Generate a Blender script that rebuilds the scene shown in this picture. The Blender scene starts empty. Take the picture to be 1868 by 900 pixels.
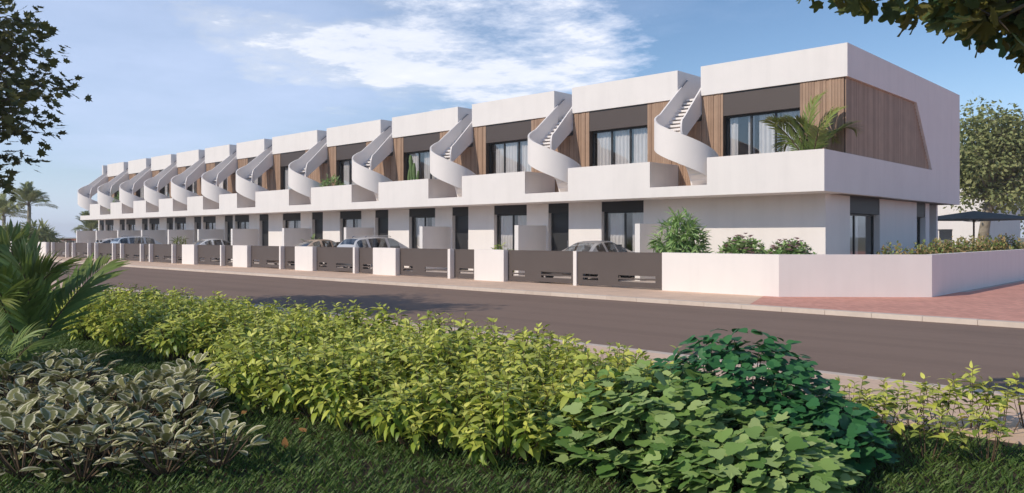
import bpy, bmesh, math, random
import numpy as np
from mathutils import Vector, Matrix
R = math.radians
random.seed(7); rng = np.random.default_rng(11)
sc = bpy.context.scene
C = sc.collection

# ------------------------------------------------------------------ camera
YAW = 43.37
cam_d = bpy.data.cameras.new('camera'); cam = bpy.data.objects.new('camera', cam_d); C.objects.link(cam)
cam.location = (0, 0, 1.65); cam.rotation_euler = (R(90), 0, R(YAW))
cam_d.sensor_width = 36; cam_d.lens = 27.774; cam_d.shift_y = -0.0104; cam_d.clip_end = 5000; cam_d.clip_start = .05
sc.camera = cam
# ------------------------------------------------------------------ sun and sky
SUN = Vector((.43, 1.43, -1.0)).normalized()          # direction the light travels
EL = math.asin(-SUN.z)
sun_d = bpy.data.lights.new('sun', 'SUN'); sun_d.energy = 2.45; sun_d.angle = R(.5); sun_d.color = (1, .905, .77)
sun = bpy.data.objects.new('sun', sun_d); C.objects.link(sun)
sun.rotation_euler = SUN.to_track_quat('-Z', 'Y').to_euler(); sun.location = (-10, -30, 30)
world = bpy.data.worlds.new('World'); sc.world = world; world.use_nodes = True
wt = world.node_tree; wt.nodes.clear()
def wn(t, **k):
    n = wt.nodes.new(t)
    for a, b in k.items(): setattr(n, a, b)
    return n
def wmath(op, a, b=None, clamp=False):
    n = wn('ShaderNodeMath', operation=op, use_clamp=clamp)
    for i, v in enumerate((a, b)):
        if v is None: continue
        if isinstance(v, (int, float)): n.inputs[i].default_value = v
        else: wt.links.new(v, n.inputs[i])
    return n.outputs[0]
sky = wn('ShaderNodeTexSky', sky_type='NISHITA', sun_disc=False, sun_elevation=EL, sun_rotation=math.atan2(-SUN.x, -SUN.y),
         altitude=0, air_density=1.0, dust_density=.1, ozone_density=4.2)
tc = wn('ShaderNodeTexCoord'); sx = wn('ShaderNodeSeparateXYZ'); wt.links.new(tc.outputs['Generated'], sx.inputs[0])
zz = wmath('ADD', wmath('MAXIMUM', sx.outputs[2], 0.0), .06)
px_, py_ = wmath('DIVIDE', sx.outputs[0], zz), wmath('DIVIDE', sx.outputs[1], zz)
cb = wn('ShaderNodeCombineXYZ'); wt.links.new(px_, cb.inputs[0]); wt.links.new(py_, cb.inputs[1])
def wnoise(scale, detail, rough, off):
    m = wn('ShaderNodeMapping'); m.inputs['Location'].default_value = off; m.inputs['Scale'].default_value = (1, 1, 1)
    wt.links.new(cb.outputs[0], m.inputs[0])
    n = wn('ShaderNodeTexNoise'); n.inputs['Scale'].default_value = scale; n.inputs['Detail'].default_value = detail
    n.inputs['Roughness'].default_value = rough; wt.links.new(m.outputs[0], n.inputs[0]); return n.outputs[0]
wwn = wn('ShaderNodeTexNoise'); wwn.inputs['Scale'].default_value = 1.1; wwn.inputs['Detail'].default_value = 4; wt.links.new(cb.outputs[0], wwn.inputs[0])
wwa = wn('ShaderNodeVectorMath', operation='MULTIPLY_ADD'); wwa.inputs[1].default_value = (1.5, 1.5, 0); wwa.inputs[2].default_value = (-.75, -.75, 0); wt.links.new(wwn.outputs['Color'], wwa.inputs[0])
wwb = wn('ShaderNodeVectorMath', operation='ADD'); wt.links.new(cb.outputs[0], wwb.inputs[0]); wt.links.new(wwa.outputs[0], wwb.inputs[1])
def wblob(cx, cy, ax, ay, ang):                      # soft elliptic bank of cloud lying on the cloud deck
    m = wn('ShaderNodeMapping', vector_type='TEXTURE'); m.inputs['Location'].default_value = (cx, cy, 0)
    m.inputs['Rotation'].default_value = (0, 0, ang); m.inputs['Scale'].default_value = (ax, ay, 1)
    wt.links.new(wwb.outputs[0], m.inputs[0])
    v = wn('ShaderNodeVectorMath', operation='LENGTH'); wt.links.new(m.outputs[0], v.inputs[0])
    r = wn('ShaderNodeMapRange', interpolation_type='SMOOTHSTEP'); r.inputs[1].default_value = 1.35; r.inputs[2].default_value = .25
    wt.links.new(v.outputs['Value'], r.inputs[0]); return r.outputs[0]
n1 = wnoise(1.9, 14, .68, (3.1, 1.7, 0)); n2 = wnoise(.55, 10, .66, (9.2, 4.4, 2)); n3 = wnoise(.75, 4, .5, (1.2, 7.7, 1))
cum = wmath('ADD', wmath('MULTIPLY', wblob(-2.6, 2.45, 1.2, 1.1, R(-45)), .31), wmath('ADD', wmath('MULTIPLY', n1, .80), wmath('MULTIPLY', n3, .25)))
cum = wmath('MULTIPLY', wmath('SUBTRACT', cum, .645), 5.4, True)
veil = wmath('ADD', wmath('MULTIPLY', wblob(-4.6, 1.7, 4.0, 2.3, R(-22)), .56), wmath('MULTIPLY', n2, .70))
veil = wmath('MULTIPLY', wmath('SUBTRACT', veil, .43), 1.7, True)
hzn = wmath('POWER', wmath('SUBTRACT', 1.0, wmath('MULTIPLY', wmath('MAXIMUM', sx.outputs[2], 0.0), 4.2), True), 2.2)   # pale air near the horizon, all round
cmask = wmath('MULTIPLY', wmath('POWER', cum, .8), wmath('ADD', .55, wmath('MULTIPLY', n1, .62)), True); mask = wmath('MAXIMUM', wmath('MAXIMUM', cmask, wmath('MULTIPLY', veil, .76)), wmath('MULTIPLY', hzn, .88))
bg1 = wn('ShaderNodeBackground'); bg1.inputs[1].default_value = .104; wt.links.new(sky.outputs[0], bg1.inputs[0])
bg2 = wn('ShaderNodeBackground'); cmix = wn('ShaderNodeMix', data_type='RGBA'); cmix.inputs[6].default_value = (.57, .67, .91, 1); cmix.inputs[7].default_value = (.84, .86, .93, 1); wt.links.new(cmask, cmix.inputs[0]); wt.links.new(cmix.outputs[2], bg2.inputs[0]); bg2.inputs[1].default_value = 1.0
mx = wn('ShaderNodeMixShader'); wt.links.new(mask, mx.inputs[0]); wt.links.new(bg1.outputs[0], mx.inputs[1]); wt.links.new(bg2.outputs[0], mx.inputs[2])
wo = wn('ShaderNodeOutputWorld'); wt.links.new(mx.outputs[0], wo.inputs[0])
vs = sc.view_settings; vs.view_transform = 'Standard'; vs.look = 'None'; vs.gamma = 1; vs.exposure = .28; vs.use_curve_mapping = False
sc.cycles.use_denoising = True; sc.cycles.max_bounces = 8; sc.cycles.transparent_max_bounces = 12
sc.cycles.caustics_reflective = False; sc.cycles.caustics_refractive = False

HAZE = .0008
# ------------------------------------------------------------------ materials
MATS = {}
class NT:
    def __init__(s, m): s.t = m.node_tree; s.t.nodes.clear()
    def n(s, ty, ins=None, **k):
        n = s.t.nodes.new(ty)
        for a, b in k.items(): setattr(n, a, b)
        for i, v in (ins or {}).items():
            if isinstance(v, bpy.types.NodeSocket): s.t.links.new(v, n.inputs[i])
            else: n.inputs[i].default_value = v
        return n
def rgba(c): return (*c, 1)
def surf(name, col, rough=.8, var=.06, scale=3.0, bump=0.0, bscale=60, spec=.3, metal=0, rnd=None, col2=None, coat=0, stain=0, streak=None):
    """principled surface: large soft colour drift, optional per-object/per-island variation, fine bump"""
    m = bpy.data.materials.new(name); m.use_nodes = True; t = NT(m)
    tc = t.n('ShaderNodeTexCoord'); geo = t.n('ShaderNodeNewGeometry')
    nz = t.n('ShaderNodeTexNoise', {0: geo.outputs['Position'], 'Scale': scale, 'Detail': 6, 'Roughness': .6})
    mp = t.n('ShaderNodeMapRange', {0: nz.outputs[0], 1: .3, 2: .7, 3: 1 - var, 4: 1 + var})
    base = t.n('ShaderNodeMix', {'Factor': .0, 6: rgba(col), 7: rgba(col2 or col)}, data_type='RGBA')
    if rnd == 'object':
        oi = t.n('ShaderNodeObjectInfo'); t.t.links.new(oi.outputs['Random'], base.inputs[0])
    elif rnd == 'island': t.t.links.new(geo.outputs['Random Per Island'], base.inputs[0])
    elif col2: t.t.links.new(nz.outputs[0], base.inputs[0])
    c = t.n('ShaderNodeMix', {'Factor': 1.0, 6: base.outputs[2], 7: mp.outputs[0]}, data_type='RGBA', blend_type='MULTIPLY').outputs[2]
    if stain:
        sn = t.n('ShaderNodeTexNoise', {0: geo.outputs['Position'], 'Scale': .35, 'Detail': 8, 'Roughness': .7})
        sr = t.n('ShaderNodeMapRange', {0: sn.outputs[0], 1: .5, 2: .75, 3: 1, 4: 1 - stain})
        c = t.n('ShaderNodeMix', {'Factor': 1.0, 6: c, 7: sr.outputs[0]}, data_type='RGBA', blend_type='MULTIPLY').outputs[2]
    if streak:
        sv, amt = streak; sm = t.n('ShaderNodeMapping', {0: geo.outputs['Position'], 'Scale': sv})
        sn = t.n('ShaderNodeTexNoise', {0: sm.outputs[0], 'Scale': 1.0, 'Detail': 5, 'Roughness': .6})
        sr = t.n('ShaderNodeMapRange', {0: sn.outputs[0], 1: .45, 2: .75, 3: 1, 4: 1 - amt})
        c = t.n('ShaderNodeMix', {'Factor': 1.0, 6: c, 7: sr.outputs[0]}, data_type='RGBA', blend_type='MULTIPLY').outputs[2]
    p = t.n('ShaderNodeBsdfPrincipled', {'Base Color': c, 'Roughness': rough, 'Metallic': metal, 'Specular IOR Level': spec, 'Coat Weight': coat})
    if bump:
        bn = t.n('ShaderNodeTexNoise', {0: geo.outputs['Position'], 'Scale': bscale, 'Detail': 5})
        b = t.n('ShaderNodeBump', {'Height': bn.outputs[0], 'Strength': bump, 'Distance': .02}); t.t.links.new(b.outputs[0], p.inputs['Normal'])
    o = t.n('ShaderNodeOutputMaterial', {0: p.outputs[0]})
    MATS[name] = m; return m
def leafmat(name, cols, trans=.3, rough=.5, young=None, variegated=None):
    m = bpy.data.materials.new(name); m.use_nodes = True; t = NT(m)
    geo = t.n('ShaderNodeNewGeometry'); oi = t.n('ShaderNodeObjectInfo')
    rsum = t.n('ShaderNodeMath', {0: geo.outputs['Random Per Island'], 1: oi.outputs['Random']}, operation='ADD')
    rf = t.n('ShaderNodeMath', {0: rsum.outputs[0]}, operation='FRACT')
    ramp = t.n('ShaderNodeValToRGB', {0: rf.outputs[0]})
    e = ramp.color_ramp.elements
    while len(e) < len(cols): e.new(.5)
    for i, c in enumerate(cols): e[i].position = i / (len(cols) - 1); e[i].color = rgba(c)
    c = ramp.outputs[0]
    if young:
        at = t.n('ShaderNodeAttribute', attribute_name='young')
        c = t.n('ShaderNodeMix', {'Factor': at.outputs['Fac'], 6: c, 7: rgba(young)}, data_type='RGBA').outputs[2]
    if variegated:
        at = t.n('ShaderNodeAttribute', attribute_name='rim')
        nz = t.n('ShaderNodeTexNoise', {0: geo.outputs['Position'], 'Scale': 40.0, 'Detail': 3})
        ad = t.n('ShaderNodeMath', {0: at.outputs['Fac'], 1: nz.outputs[0]}, operation='ADD')
        rr = t.n('ShaderNodeMapRange', {0: ad.outputs[0], 1: 1.05, 2: 1.3})
        c = t.n('ShaderNodeMix', {'Factor': rr.outputs[0], 6: c, 7: rgba(variegated)}, data_type='RGBA').outputs[2]
    p = t.n('ShaderNodeBsdfPrincipled', {'Base Color': c, 'Roughness': rough, 'Specular IOR Level': .35})
    tr = t.n('ShaderNodeBsdfTranslucent', {0: c})
    mxs = t.n('ShaderNodeMixShader', {0: trans, 1: p.outputs[0], 2: tr.outputs[0]})
    t.n('ShaderNodeOutputMaterial', {0: mxs.outputs[0]})
    MATS[name] = m; return m
def glassmat(name, tint, refl=1.0):
    m = bpy.data.materials.new(name); m.use_nodes = True; t = NT(m)
    ge = t.n('ShaderNodeNewGeometry'); io = t.n('ShaderNodeMapRange', {0: ge.outputs['Backfacing'], 3: 1.52, 4: 1 / 1.52}); fr = t.n('ShaderNodeFresnel', {0: io.outputs[0]}); fm = t.n('ShaderNodeMath', {0: fr.outputs[0], 1: .05 * refl}, operation='ADD', use_clamp=True)
    tr = t.n('ShaderNodeBsdfTransparent', {0: rgba(tint)}); gl = t.n('ShaderNodeBsdfGlossy', {0: (1, 1, 1, 1), 1: .02})
    mxs = t.n('ShaderNodeMixShader', {0: fm.outputs[0], 1: tr.outputs[0], 2: gl.outputs[0]})
    t.n('ShaderNodeOutputMaterial', {0: mxs.outputs[0]}); MATS[name] = m; return m
def brickmat(name, c1, c2, mortar, sx_, sy_, rot=0.0, bump=.3, stain=.12):
    """paving: running-bond blocks on the ground plane (metres)"""
    m = bpy.data.materials.new(name); m.use_nodes = True; t = NT(m)
    geo = t.n('ShaderNodeNewGeometry')
    mp = t.n('ShaderNodeMapping', {0: geo.outputs['Position'], 'Rotation': (0, 0, rot)})
    br = t.n('ShaderNodeTexBrick', {0: mp.outputs[0], 1: rgba(c1), 2: rgba(c2), 3: rgba(mortar), 'Scale': 1.0, 'Mortar Size': .006, 'Brick Width': sx_, 'Row Height': sy_, 'Mortar Smooth': .3})
    nz = t.n('ShaderNodeTexNoise', {0: geo.outputs['Position'], 'Scale': .8, 'Detail': 8, 'Roughness': .65})
    mr = t.n('ShaderNodeMapRange', {0: nz.outputs[0], 1: .3, 2: .72, 3: 1 + stain * .5, 4: 1 - stain})
    c = t.n('ShaderNodeMix', {'Factor': 1.0, 6: br.outputs[0], 7: mr.outputs[0]}, data_type='RGBA', blend_type='MULTIPLY').outputs[2]
    p = t.n('ShaderNodeBsdfPrincipled', {'Base Color': c, 'Roughness': .85, 'Specular IOR Level': .25})
    b = t.n('ShaderNodeBump', {'Height': br.outputs[1], 'Strength': bump, 'Distance': -.004}); t.t.links.new(b.outputs[0], p.inputs['Normal'])
    t.n('ShaderNodeOutputMaterial', {0: p.outputs[0]}); MATS[name] = m; return m

surf('white_render', (.88, .825, .785), .85, .018, 1.2, .05, 90, .2, stain=.03, streak=((2.2, 2.2, .16), .05))
surf('white_trim', (.875, .815, .775), .6, .015, 2, 0, 60, .3)
surf('soffit_paint', (.86, .80, .77), .85, .02, 1.5)
surf('timber', (.45, .295, .20), .6, .10, 2.0, .1, 25, .3, rnd='object', col2=(.335, .21, .14))
surf('timber_joined', (.45, .295, .20), .6, .10, 2.0, 0, 25, .3, rnd='island', col2=(.335, .21, .14))
surf('timber_backing', (.09, .06, .045), .8, .1)
surf('shutter_metal', (.088, .066, .058), .5, .03, 2, 0, 60, .4)
surf('shutter_dark', (.030, .028, .029), .5, .05, 2)
surf('frame_dark', (.022, .022, .024), .4, .03, 3, 0, 60, .5)
surf('door_dark', (.035, .036, .040), .45, .05, 2)
surf('gate_metal', (.112, .089, .080), .55, .04, 1.2, .03, 140, .35)
surf('curtain', (.80, .74, .70), .9, .04, 3)
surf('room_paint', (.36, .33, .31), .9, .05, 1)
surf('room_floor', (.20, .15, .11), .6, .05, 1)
surf('steel', (.30, .30, .32), .35, .03, 3, 0, 60, .5, 1)
surf('chrome', (.6, .6, .62), .15, .02, 3, 0, 60, .5, 1)
surf('asphalt', (.295, .203, .155), .9, .05, 14, .35, 160, .25, col2=(.268, .184, .141), stain=.13, streak=((.035, 1.3, 1), .16))
surf('kerb_stone', (.74, .62, .52), .85, .06, 5, .1, 70, .25, rnd='object', col2=(.68, .56, .465), stain=.08)
surf('soil', (.055, .042, .030), .95, .25, 6, .6, 40, .1, col2=(.085, .065, .045))
surf('earth', (.40, .33, .25), .95, .2, .06, .2, 3, .1, col2=(.16, .17, .09))
surf('plot_paving', (.62, .52, .45), .85, .06, 2, .1, 60, .2, stain=.1)
brickmat('pavement_blocks', (.86, .61, .44), (.78, .55, .40), (.64, .47, .35), .40, .20, R(0), .25)
brickmat('red_blocks', (.82, .40, .30), (.68, .32, .24), (.52, .30, .24), .22, .11, R(45), .3)
surf('tyre', (.02, .02, .02), .8, .1, 5)
surf('car_dark', (.03, .03, .033), .6, .05, 3)
surf('lamp_red', (.35, .02, .02), .2, .02, 3, 0, 60, .6, coat=.6)
surf('lamp_clear', (.6, .62, .65), .1, .02, 3, 0, 60, .6, coat=.6)
surf('plate_white', (.75, .75, .72), .5, .01)
for nm, c, mt in (('car_paint_silver', (.64, .62, .61), .15), ('car_paint_bronze', (.52, .38, .27), .15), ('car_paint_grey', (.46, .43, .41), .2), ('car_paint_white', (.70, .69, .68), .0), ('car_paint_blue', (.50, .55, .60), .15)):
    surf(nm, c, .3, .01, 2, 0, 60, .5, mt, coat=.7)
surf('bark', (.12, .09, .065), .9, .25, 6, .6, 18, .2, col2=(.19, .15, .11))
surf('bark_pale', (.26, .22, .16), .9, .25, 5, .5, 15, .2, col2=(.36, .31, .24))
surf('stem_green', (.09, .12, .04), .7, .15, 8)
surf('stem_cactus', (.13, .20, .07), .6, .15, 8)
surf('stem_brown', (.13, .085, .05), .8, .2, 8)
surf('terracotta', (.40, .16, .10), .85, .15, 3, .2, 30, .2, rnd='island', col2=(.30, .12, .085))
surf('canvas_slate', (.125, .122, .11), .85, .06, 3)
surf('planter_dark', (.10, .09, .085), .7, .05, 4)
leafmat('leaf_hedge', [(.10, .17, .03), (.20, .30, .042), (.38, .47, .065), (.68, .70, .12), (.26, .36, .048)], .20, .42, young=(.84, .80, .19))
leafmat('leaf_varieg', [(.19, .195, .075), (.27, .26, .10), (.22, .225, .085)], .12, .75, variegated=(.72, .66, .44))
leafmat('leaf_broad', [(.11, .22, .045), (.24, .37, .09), (.40, .50, .18), (.15, .28, .06)], .14, .6)
leafmat('leaf_round', [(.03, .13, .04), (.05, .18, .055), (.09, .25, .08)], .15, .5)
leafmat('leaf_palm', [(.10, .19, .045), (.16, .26, .06), (.24, .36, .085)], .22, .45, young=(.36, .32, .09))
leafmat('leaf_tree', [(.075, .09, .032), (.12, .135, .04), (.19, .185, .06)], .3, .55)
leafmat('leaf_fig', [(.17, .16, .035), (.21, .19, .04), (.13, .16, .05), (.10, .20, .09)], .42, .55)
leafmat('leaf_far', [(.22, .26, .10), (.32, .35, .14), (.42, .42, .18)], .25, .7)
leafmat('leaf_shrub', [(.20, .35, .10), (.34, .50, .17), (.50, .62, .29)], .2, .5)
leafmat('leaf_autumn', [(.18, .28, .07), (.26, .32, .09), (.50, .40, .18), (.52, .33, .16), (.22, .34, .09)], .2, .55)
leafmat('petal', [(.66, .42, .42), (.74, .56, .55), (.60, .36, .38)], .3, .6)
leafmat('grass_blade', [(.07, .14, .03), (.12, .20, .042), (.17, .24, .06)], .3, .55)
leafmat('leaf_dry', [(.42, .20, .07), (.50, .28, .10), (.34, .15, .06)], .2, .7)
glassmat('window_glass', (.93, .94, .95), .6)
glassmat('car_glass', (.45, .50, .55), 1.5)

# ------------------------------------------------------------------ mesh helpers
class MB:
    def __init__(s): s.v = []; s.f = []
    def box(s, x0, x1, y0, y1, z0, z1):
        b = len(s.v); s.v += [(x0, y0, z0), (x1, y0, z0), (x1, y1, z0), (x0, y1, z0), (x0, y0, z1), (x1, y0, z1), (x1, y1, z1), (x0, y1, z1)]
        s.f += [tuple(b + i for i in q) for q in ((0, 3, 2, 1), (4, 5, 6, 7), (0, 1, 5, 4), (1, 2, 6, 5), (2, 3, 7, 6), (3, 0, 4, 7))]; return s
    def prism(s, poly, axis, a0, a1):
        """poly: 2D points; axis 'x': (y,z), 'y': (x,z), 'z': (x,y)"""
        b = len(s.v); n = len(poly)
        for a in (a0, a1):
            for p, q in poly: s.v.append({'x': (a, p, q), 'y': (p, a, q), 'z': (p, q, a)}[axis])
        s.f.append(tuple(b + i for i in range(n))[::-1]); s.f.append(tuple(b + n + i for i in range(n)))
        for i in range(n):
            j = (i + 1) % n; s.f.append((b + i, b + j, b + n + j, b + n + i))
        return s
    def tube(s, pts, radii, k=6, cap=True):
        b = len(s.v); pts = [Vector(p) for p in pts]
        if not hasattr(radii, '__len__'): radii = [radii] * len(pts)
        up = Vector((0, 0, 1))
        for i, p in enumerate(pts):
            d = (pts[min(i + 1, len(pts) - 1)] - pts[max(i - 1, 0)]).normalized()
            a = d.cross(up); a = d.cross(Vector((1, 0, 0))) if a.length < .05 else a; a.normalize(); c = d.cross(a)
            for q in range(k):
                t = 2 * math.pi * q / k; w = p + (a * math.cos(t) + c * math.sin(t)) * radii[i]; s.v.append(tuple(w))
        for i in range(len(pts) - 1):
            for q in range(k):
                q2 = (q + 1) % k; s.f.append((b + i * k + q, b + i * k + q2, b + (i + 1) * k + q2, b + (i + 1) * k + q))
        if cap: s.f.append(tuple(b + q for q in range(k))); s.f.append(tuple(b + (len(pts) - 1) * k + q for q in range(k))[::-1])
        return s
    def strip(s, A, B):
        b = len(s.v); n = len(A); s.v += [tuple(p) for p in A] + [tuple(p) for p in B]
        for i in range(n - 1): s.f.append((b + i, b + i + 1, b + n + i + 1, b + n + i))
        return s
    def ribbon(s, O0, O1, I1, I0):
        """closed solid swept through four rails (outer bottom, outer top, inner top, inner bottom)"""
        b = len(s.v); n = len(O0)
        for r in (O0, O1, I1, I0): s.v += [tuple(p) for p in r]
        for i in range(n - 1):
            for k in range(4):
                k2 = (k + 1) % 4; s.f.append((b + k * n + i, b + k * n + i + 1, b + k2 * n + i + 1, b + k2 * n + i))
        s.f.append((b, b + n, b + 2 * n, b + 3 * n)[::-1]); s.f.append((b + n - 1, b + 2 * n - 1, b + 3 * n - 1, b + 4 * n - 1)); return s
    def mesh(s, name, mat, smooth=False, fix=True):
        me = bpy.data.meshes.new(name); me.from_pydata(s.v, [], s.f)
        if fix:
            bm = bmesh.new(); bm.from_mesh(me); bmesh.ops.recalc_face_normals(bm, faces=bm.faces); bm.to_mesh(me); bm.free()
        if smooth: me.polygons.foreach_set('use_smooth', [True] * len(me.polygons))
        me.materials.append(MATS[mat]); return me
    def build_each(s, name, mat, parent=None):
        """every box of this builder becomes an object of its own"""
        for b in range(0, len(s.v), 8):
            m = MB(); m.v = s.v[b:b + 8]; m.f = [tuple(i - b for i in f) for f in s.f[b // 8 * 6:b // 8 * 6 + 6]]; m.build(name, mat, parent)
    def build(s, name, mat, parent=None, smooth=False): return obj(name, s.mesh(name, mat, smooth), parent)
def obj(name, me, parent=None, loc=None, rot=None, scale=None):
    o = bpy.data.objects.new(name, me); C.objects.link(o)
    if parent: o.parent = parent
    if loc is not None: o.location = loc
    if rot is not None: o.rotation_euler = rot
    if scale is not None: o.scale = (scale,) * 3 if isinstance(scale, (int, float)) else scale
    return o
def tag(o, label, cat, group=None):
    o['label'] = label; o['category'] = cat
    if group: o['group'] = group
    return o
def thing(name, label, cat, loc=(0, 0, 0), rz=0, group=None):
    o = bpy.data.objects.new(name, None); C.objects.link(o); o.location = loc; o.rotation_euler = (0, 0, rz); o.empty_display_size = .2
    return tag(o, label, cat, group)
def structure(o): o['kind'] = 'structure'; return o
def stuff(o): o['kind'] = 'stuff'; return o
def copy_tree(o, parent=None):
    c = o.copy(); C.objects.link(c); c.parent = parent
    for ch in list(o.children): copy_tree(ch, c)
    return c
def smooth_obj(o, ang=40):
    o.data.polygons.foreach_set('use_smooth', [True] * len(o.data.polygons)); o.data.set_sharp_from_angle(angle=R(ang)); return o
ORD = ['', 'first', 'second', 'third', 'fourth', 'fifth', 'sixth', 'seventh', 'eighth', 'ninth', 'tenth', 'eleventh', 'twelfth', 'thirteenth', 'fourteenth', 'fifteenth', 'sixteenth', 'seventeenth', 'eighteenth', 'nineteenth', 'twentieth']
# leaves -------------------------------------------------------------
def leaf_ovate(fold=.18, droop=.25, w=.26, n=4, blunt=False):
    """unit leaf along +y, normal +z: (verts, faces, rim)"""
    v = [(0, 0, 0)]; rim = [0.2]; f = []
    for i in range(1, n):
        t = i / n; ww = w * (math.sin(math.pi * t ** 1.25) ** .65 if blunt else math.sin(math.pi * t ** .8) ** .9); z = -droop * t * t
        v += [(-ww, t, z + fold * ww), (0, t, z), (ww, t, z + fold * ww)]; rim += [1, 0, 1]
    v.append((0, 1, -droop)); rim.append(.7)
    f += [(0, 2, 1), (0, 3, 2)]
    for i in range(n - 2):
        b = 1 + 3 * i; f += [(b, b + 1, b + 4, b + 3), (b + 1, b + 2, b + 5, b + 4)]
    b = 1 + 3 * (n - 2); e = len(v) - 1; f += [(b, b + 1, e), (b + 1, b + 2, e)]
    return np.array(v, float), f, np.array(rim)
def leaf_fan(outline, cup=.1, cy=.4):
    v = [(0, cy, 0)] + [(x, y, cup * (x * x + (y - cy) ** 2) * random.uniform(.4, 1.5)) for x, y in outline]
    n = len(outline); f = [(0, i + 1, (i + 1) % n + 1) for i in range(n)]
    return np.array(v, float), f, np.array([0.] + [1.] * n)
def lobed(angles, r_tip, r_notch, w=.16, serr=0):
    pts = [(0, 0)]
    for i, (a, r) in enumerate(zip(angles, r_tip)):
        for da, k in ((-w, .80), (-w * .45, .93), (0, 1), (w * .45, .93), (w, .80)):
            rr = r * k * (1 + serr * random.uniform(-.5, .5)); t = a + da; pts.append((rr * math.sin(t), .35 + rr * math.cos(t)))
        if i < len(angles) - 1:
            t = (a + angles[i + 1]) / 2; pts.append((r_notch * math.sin(t), .35 + r_notch * math.cos(t)))
    return pts
MAPLE = leaf_fan([(0, 0), (-.18, .1), (-.42, .02), (-.30, .25), (-.55, .42), (-.27, .48), (-.25, .72), (-.09, .66), (0, 1.0), (.09, .66), (.25, .72), (.27, .48), (.55, .42), (.30, .25), (.42, .02), (.18, .1)], .25)
FIG = leaf_fan(lobed([-2.0, -1.05, 0, 1.05, 2.0], [.42, .54, .64, .54, .42], .33, .26, .16), .35, .35)
HEART = leaf_fan([(0, .06), (-.2, 0), (-.4, .12), (-.46, .32), (-.40, .52), (-.25, .60), (-.2, .8), (0, 1), (.2, .8), (.25, .60), (.40, .52), (.46, .32), (.40, .12), (.2, 0)], .18)
OVATE = leaf_ovate(); OVATE_FLAT = leaf_ovate(.1, .12, .3, 4); STRAP = leaf_ovate(.3, .35, .055, 4)
VARIEG = leaf_ovate(.22, .18, .25, 6)
def basis(d, n):
    d = d / np.linalg.norm(d, axis=1, keepdims=True); n = n - d * (n * d).sum(1, keepdims=True); n = n / (np.linalg.norm(n, axis=1, keepdims=True) + 1e-9)
    return np.cross(d, n), d, n
def leaves_mesh(name, tmpl, pos, direc, norm, size, mat, attr=None, attr_name='young', extra=None):
    """many leaves in one mesh; per-leaf float attribute optional"""
    tv, tf, rim = tmpl; pos, direc, norm, size = map(lambda a: np.asarray(a, float), (pos, direc, norm, size)); N = len(pos)
    s, d, n = basis(direc, norm)
    V = pos[:, None, :] + size[:, None, None] * (tv[None, :, 0:1] * s[:, None, :] + tv[None, :, 1:2] * d[:, None, :] + tv[None, :, 2:3] * n[:, None, :])
    k = len(tv); tot = sum(len(q) for q in tf)
    loops = np.concatenate([np.array(q) for q in tf]); counts = np.array([len(q) for q in tf])
    L = (loops[None, :] + (np.arange(N) * k)[:, None]).ravel(); st = np.concatenate([[0], np.cumsum(counts)[:-1]])
    S = (st[None, :] + (np.arange(N) * tot)[:, None]).ravel()
    V = V.reshape(-1, 3); a = np.repeat(np.asarray(attr, float), k) if attr is not None else None
    if extra:                                        # stems: MB appended
        ev = np.array(extra.v, float); ef = extra.f; off = len(V)
        el = np.concatenate([np.array(q) + off for q in ef]); es = np.cumsum([0] + [len(q) for q in ef])[:-1] + len(L)
        mi = np.concatenate([np.zeros(len(S), int), np.ones(len(ef), int)])
        V = np.concatenate([V, ev]); L = np.concatenate([L, el]); S = np.concatenate([S, es])
        if a is not None: a = np.concatenate([a, np.zeros(len(ev))])
    me = bpy.data.meshes.new(name); me.vertices.add(len(V)); me.vertices.foreach_set('co', V.ravel())
    me.loops.add(len(L)); me.loops.foreach_set('vertex_index', L.astype(np.int32)); me.polygons.add(len(S)); me.polygons.foreach_set('loop_start', S.astype(np.int32))
    me.materials.append(MATS[mat])
    if extra: me.materials.append(MATS['stem_brown']); me.polygons.foreach_set('material_index', mi.astype(np.int32))
    me.update(calc_edges=True); me.validate()
    me.polygons.foreach_set('use_smooth', [True] * len(me.polygons))
    if a is not None:
        at = me.attributes.new(attr_name, 'FLOAT', 'POINT'); at.data.foreach_set('value', a.astype(np.float32))
    return me
def one_leaf(name, tmpl, mat, rimattr=False):
    tv, tf, rim = tmpl; me = bpy.data.meshes.new(name); me.from_pydata([tuple(p) for p in tv], [], tf); me.materials.append(MATS[mat])
    me.polygons.foreach_set('use_smooth', [True] * len(me.polygons))
    if rimattr: at = me.attributes.new('rim', 'FLOAT', 'POINT'); at.data.foreach_set('value', rim.astype(np.float32))
    return me
def leaf_matrix(p, d, n, s):
    d = Vector(d).normalized(); n = Vector(n); n = (n - d * n.dot(d)).normalized(); x = d.cross(n)
    return Matrix(((x.x * s, d.x * s, n.x * s, p[0]), (x.y * s, d.y * s, n.y * s, p[1]), (x.z * s, d.z * s, n.z * s, p[2]), (0, 0, 0, 1)))

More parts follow.
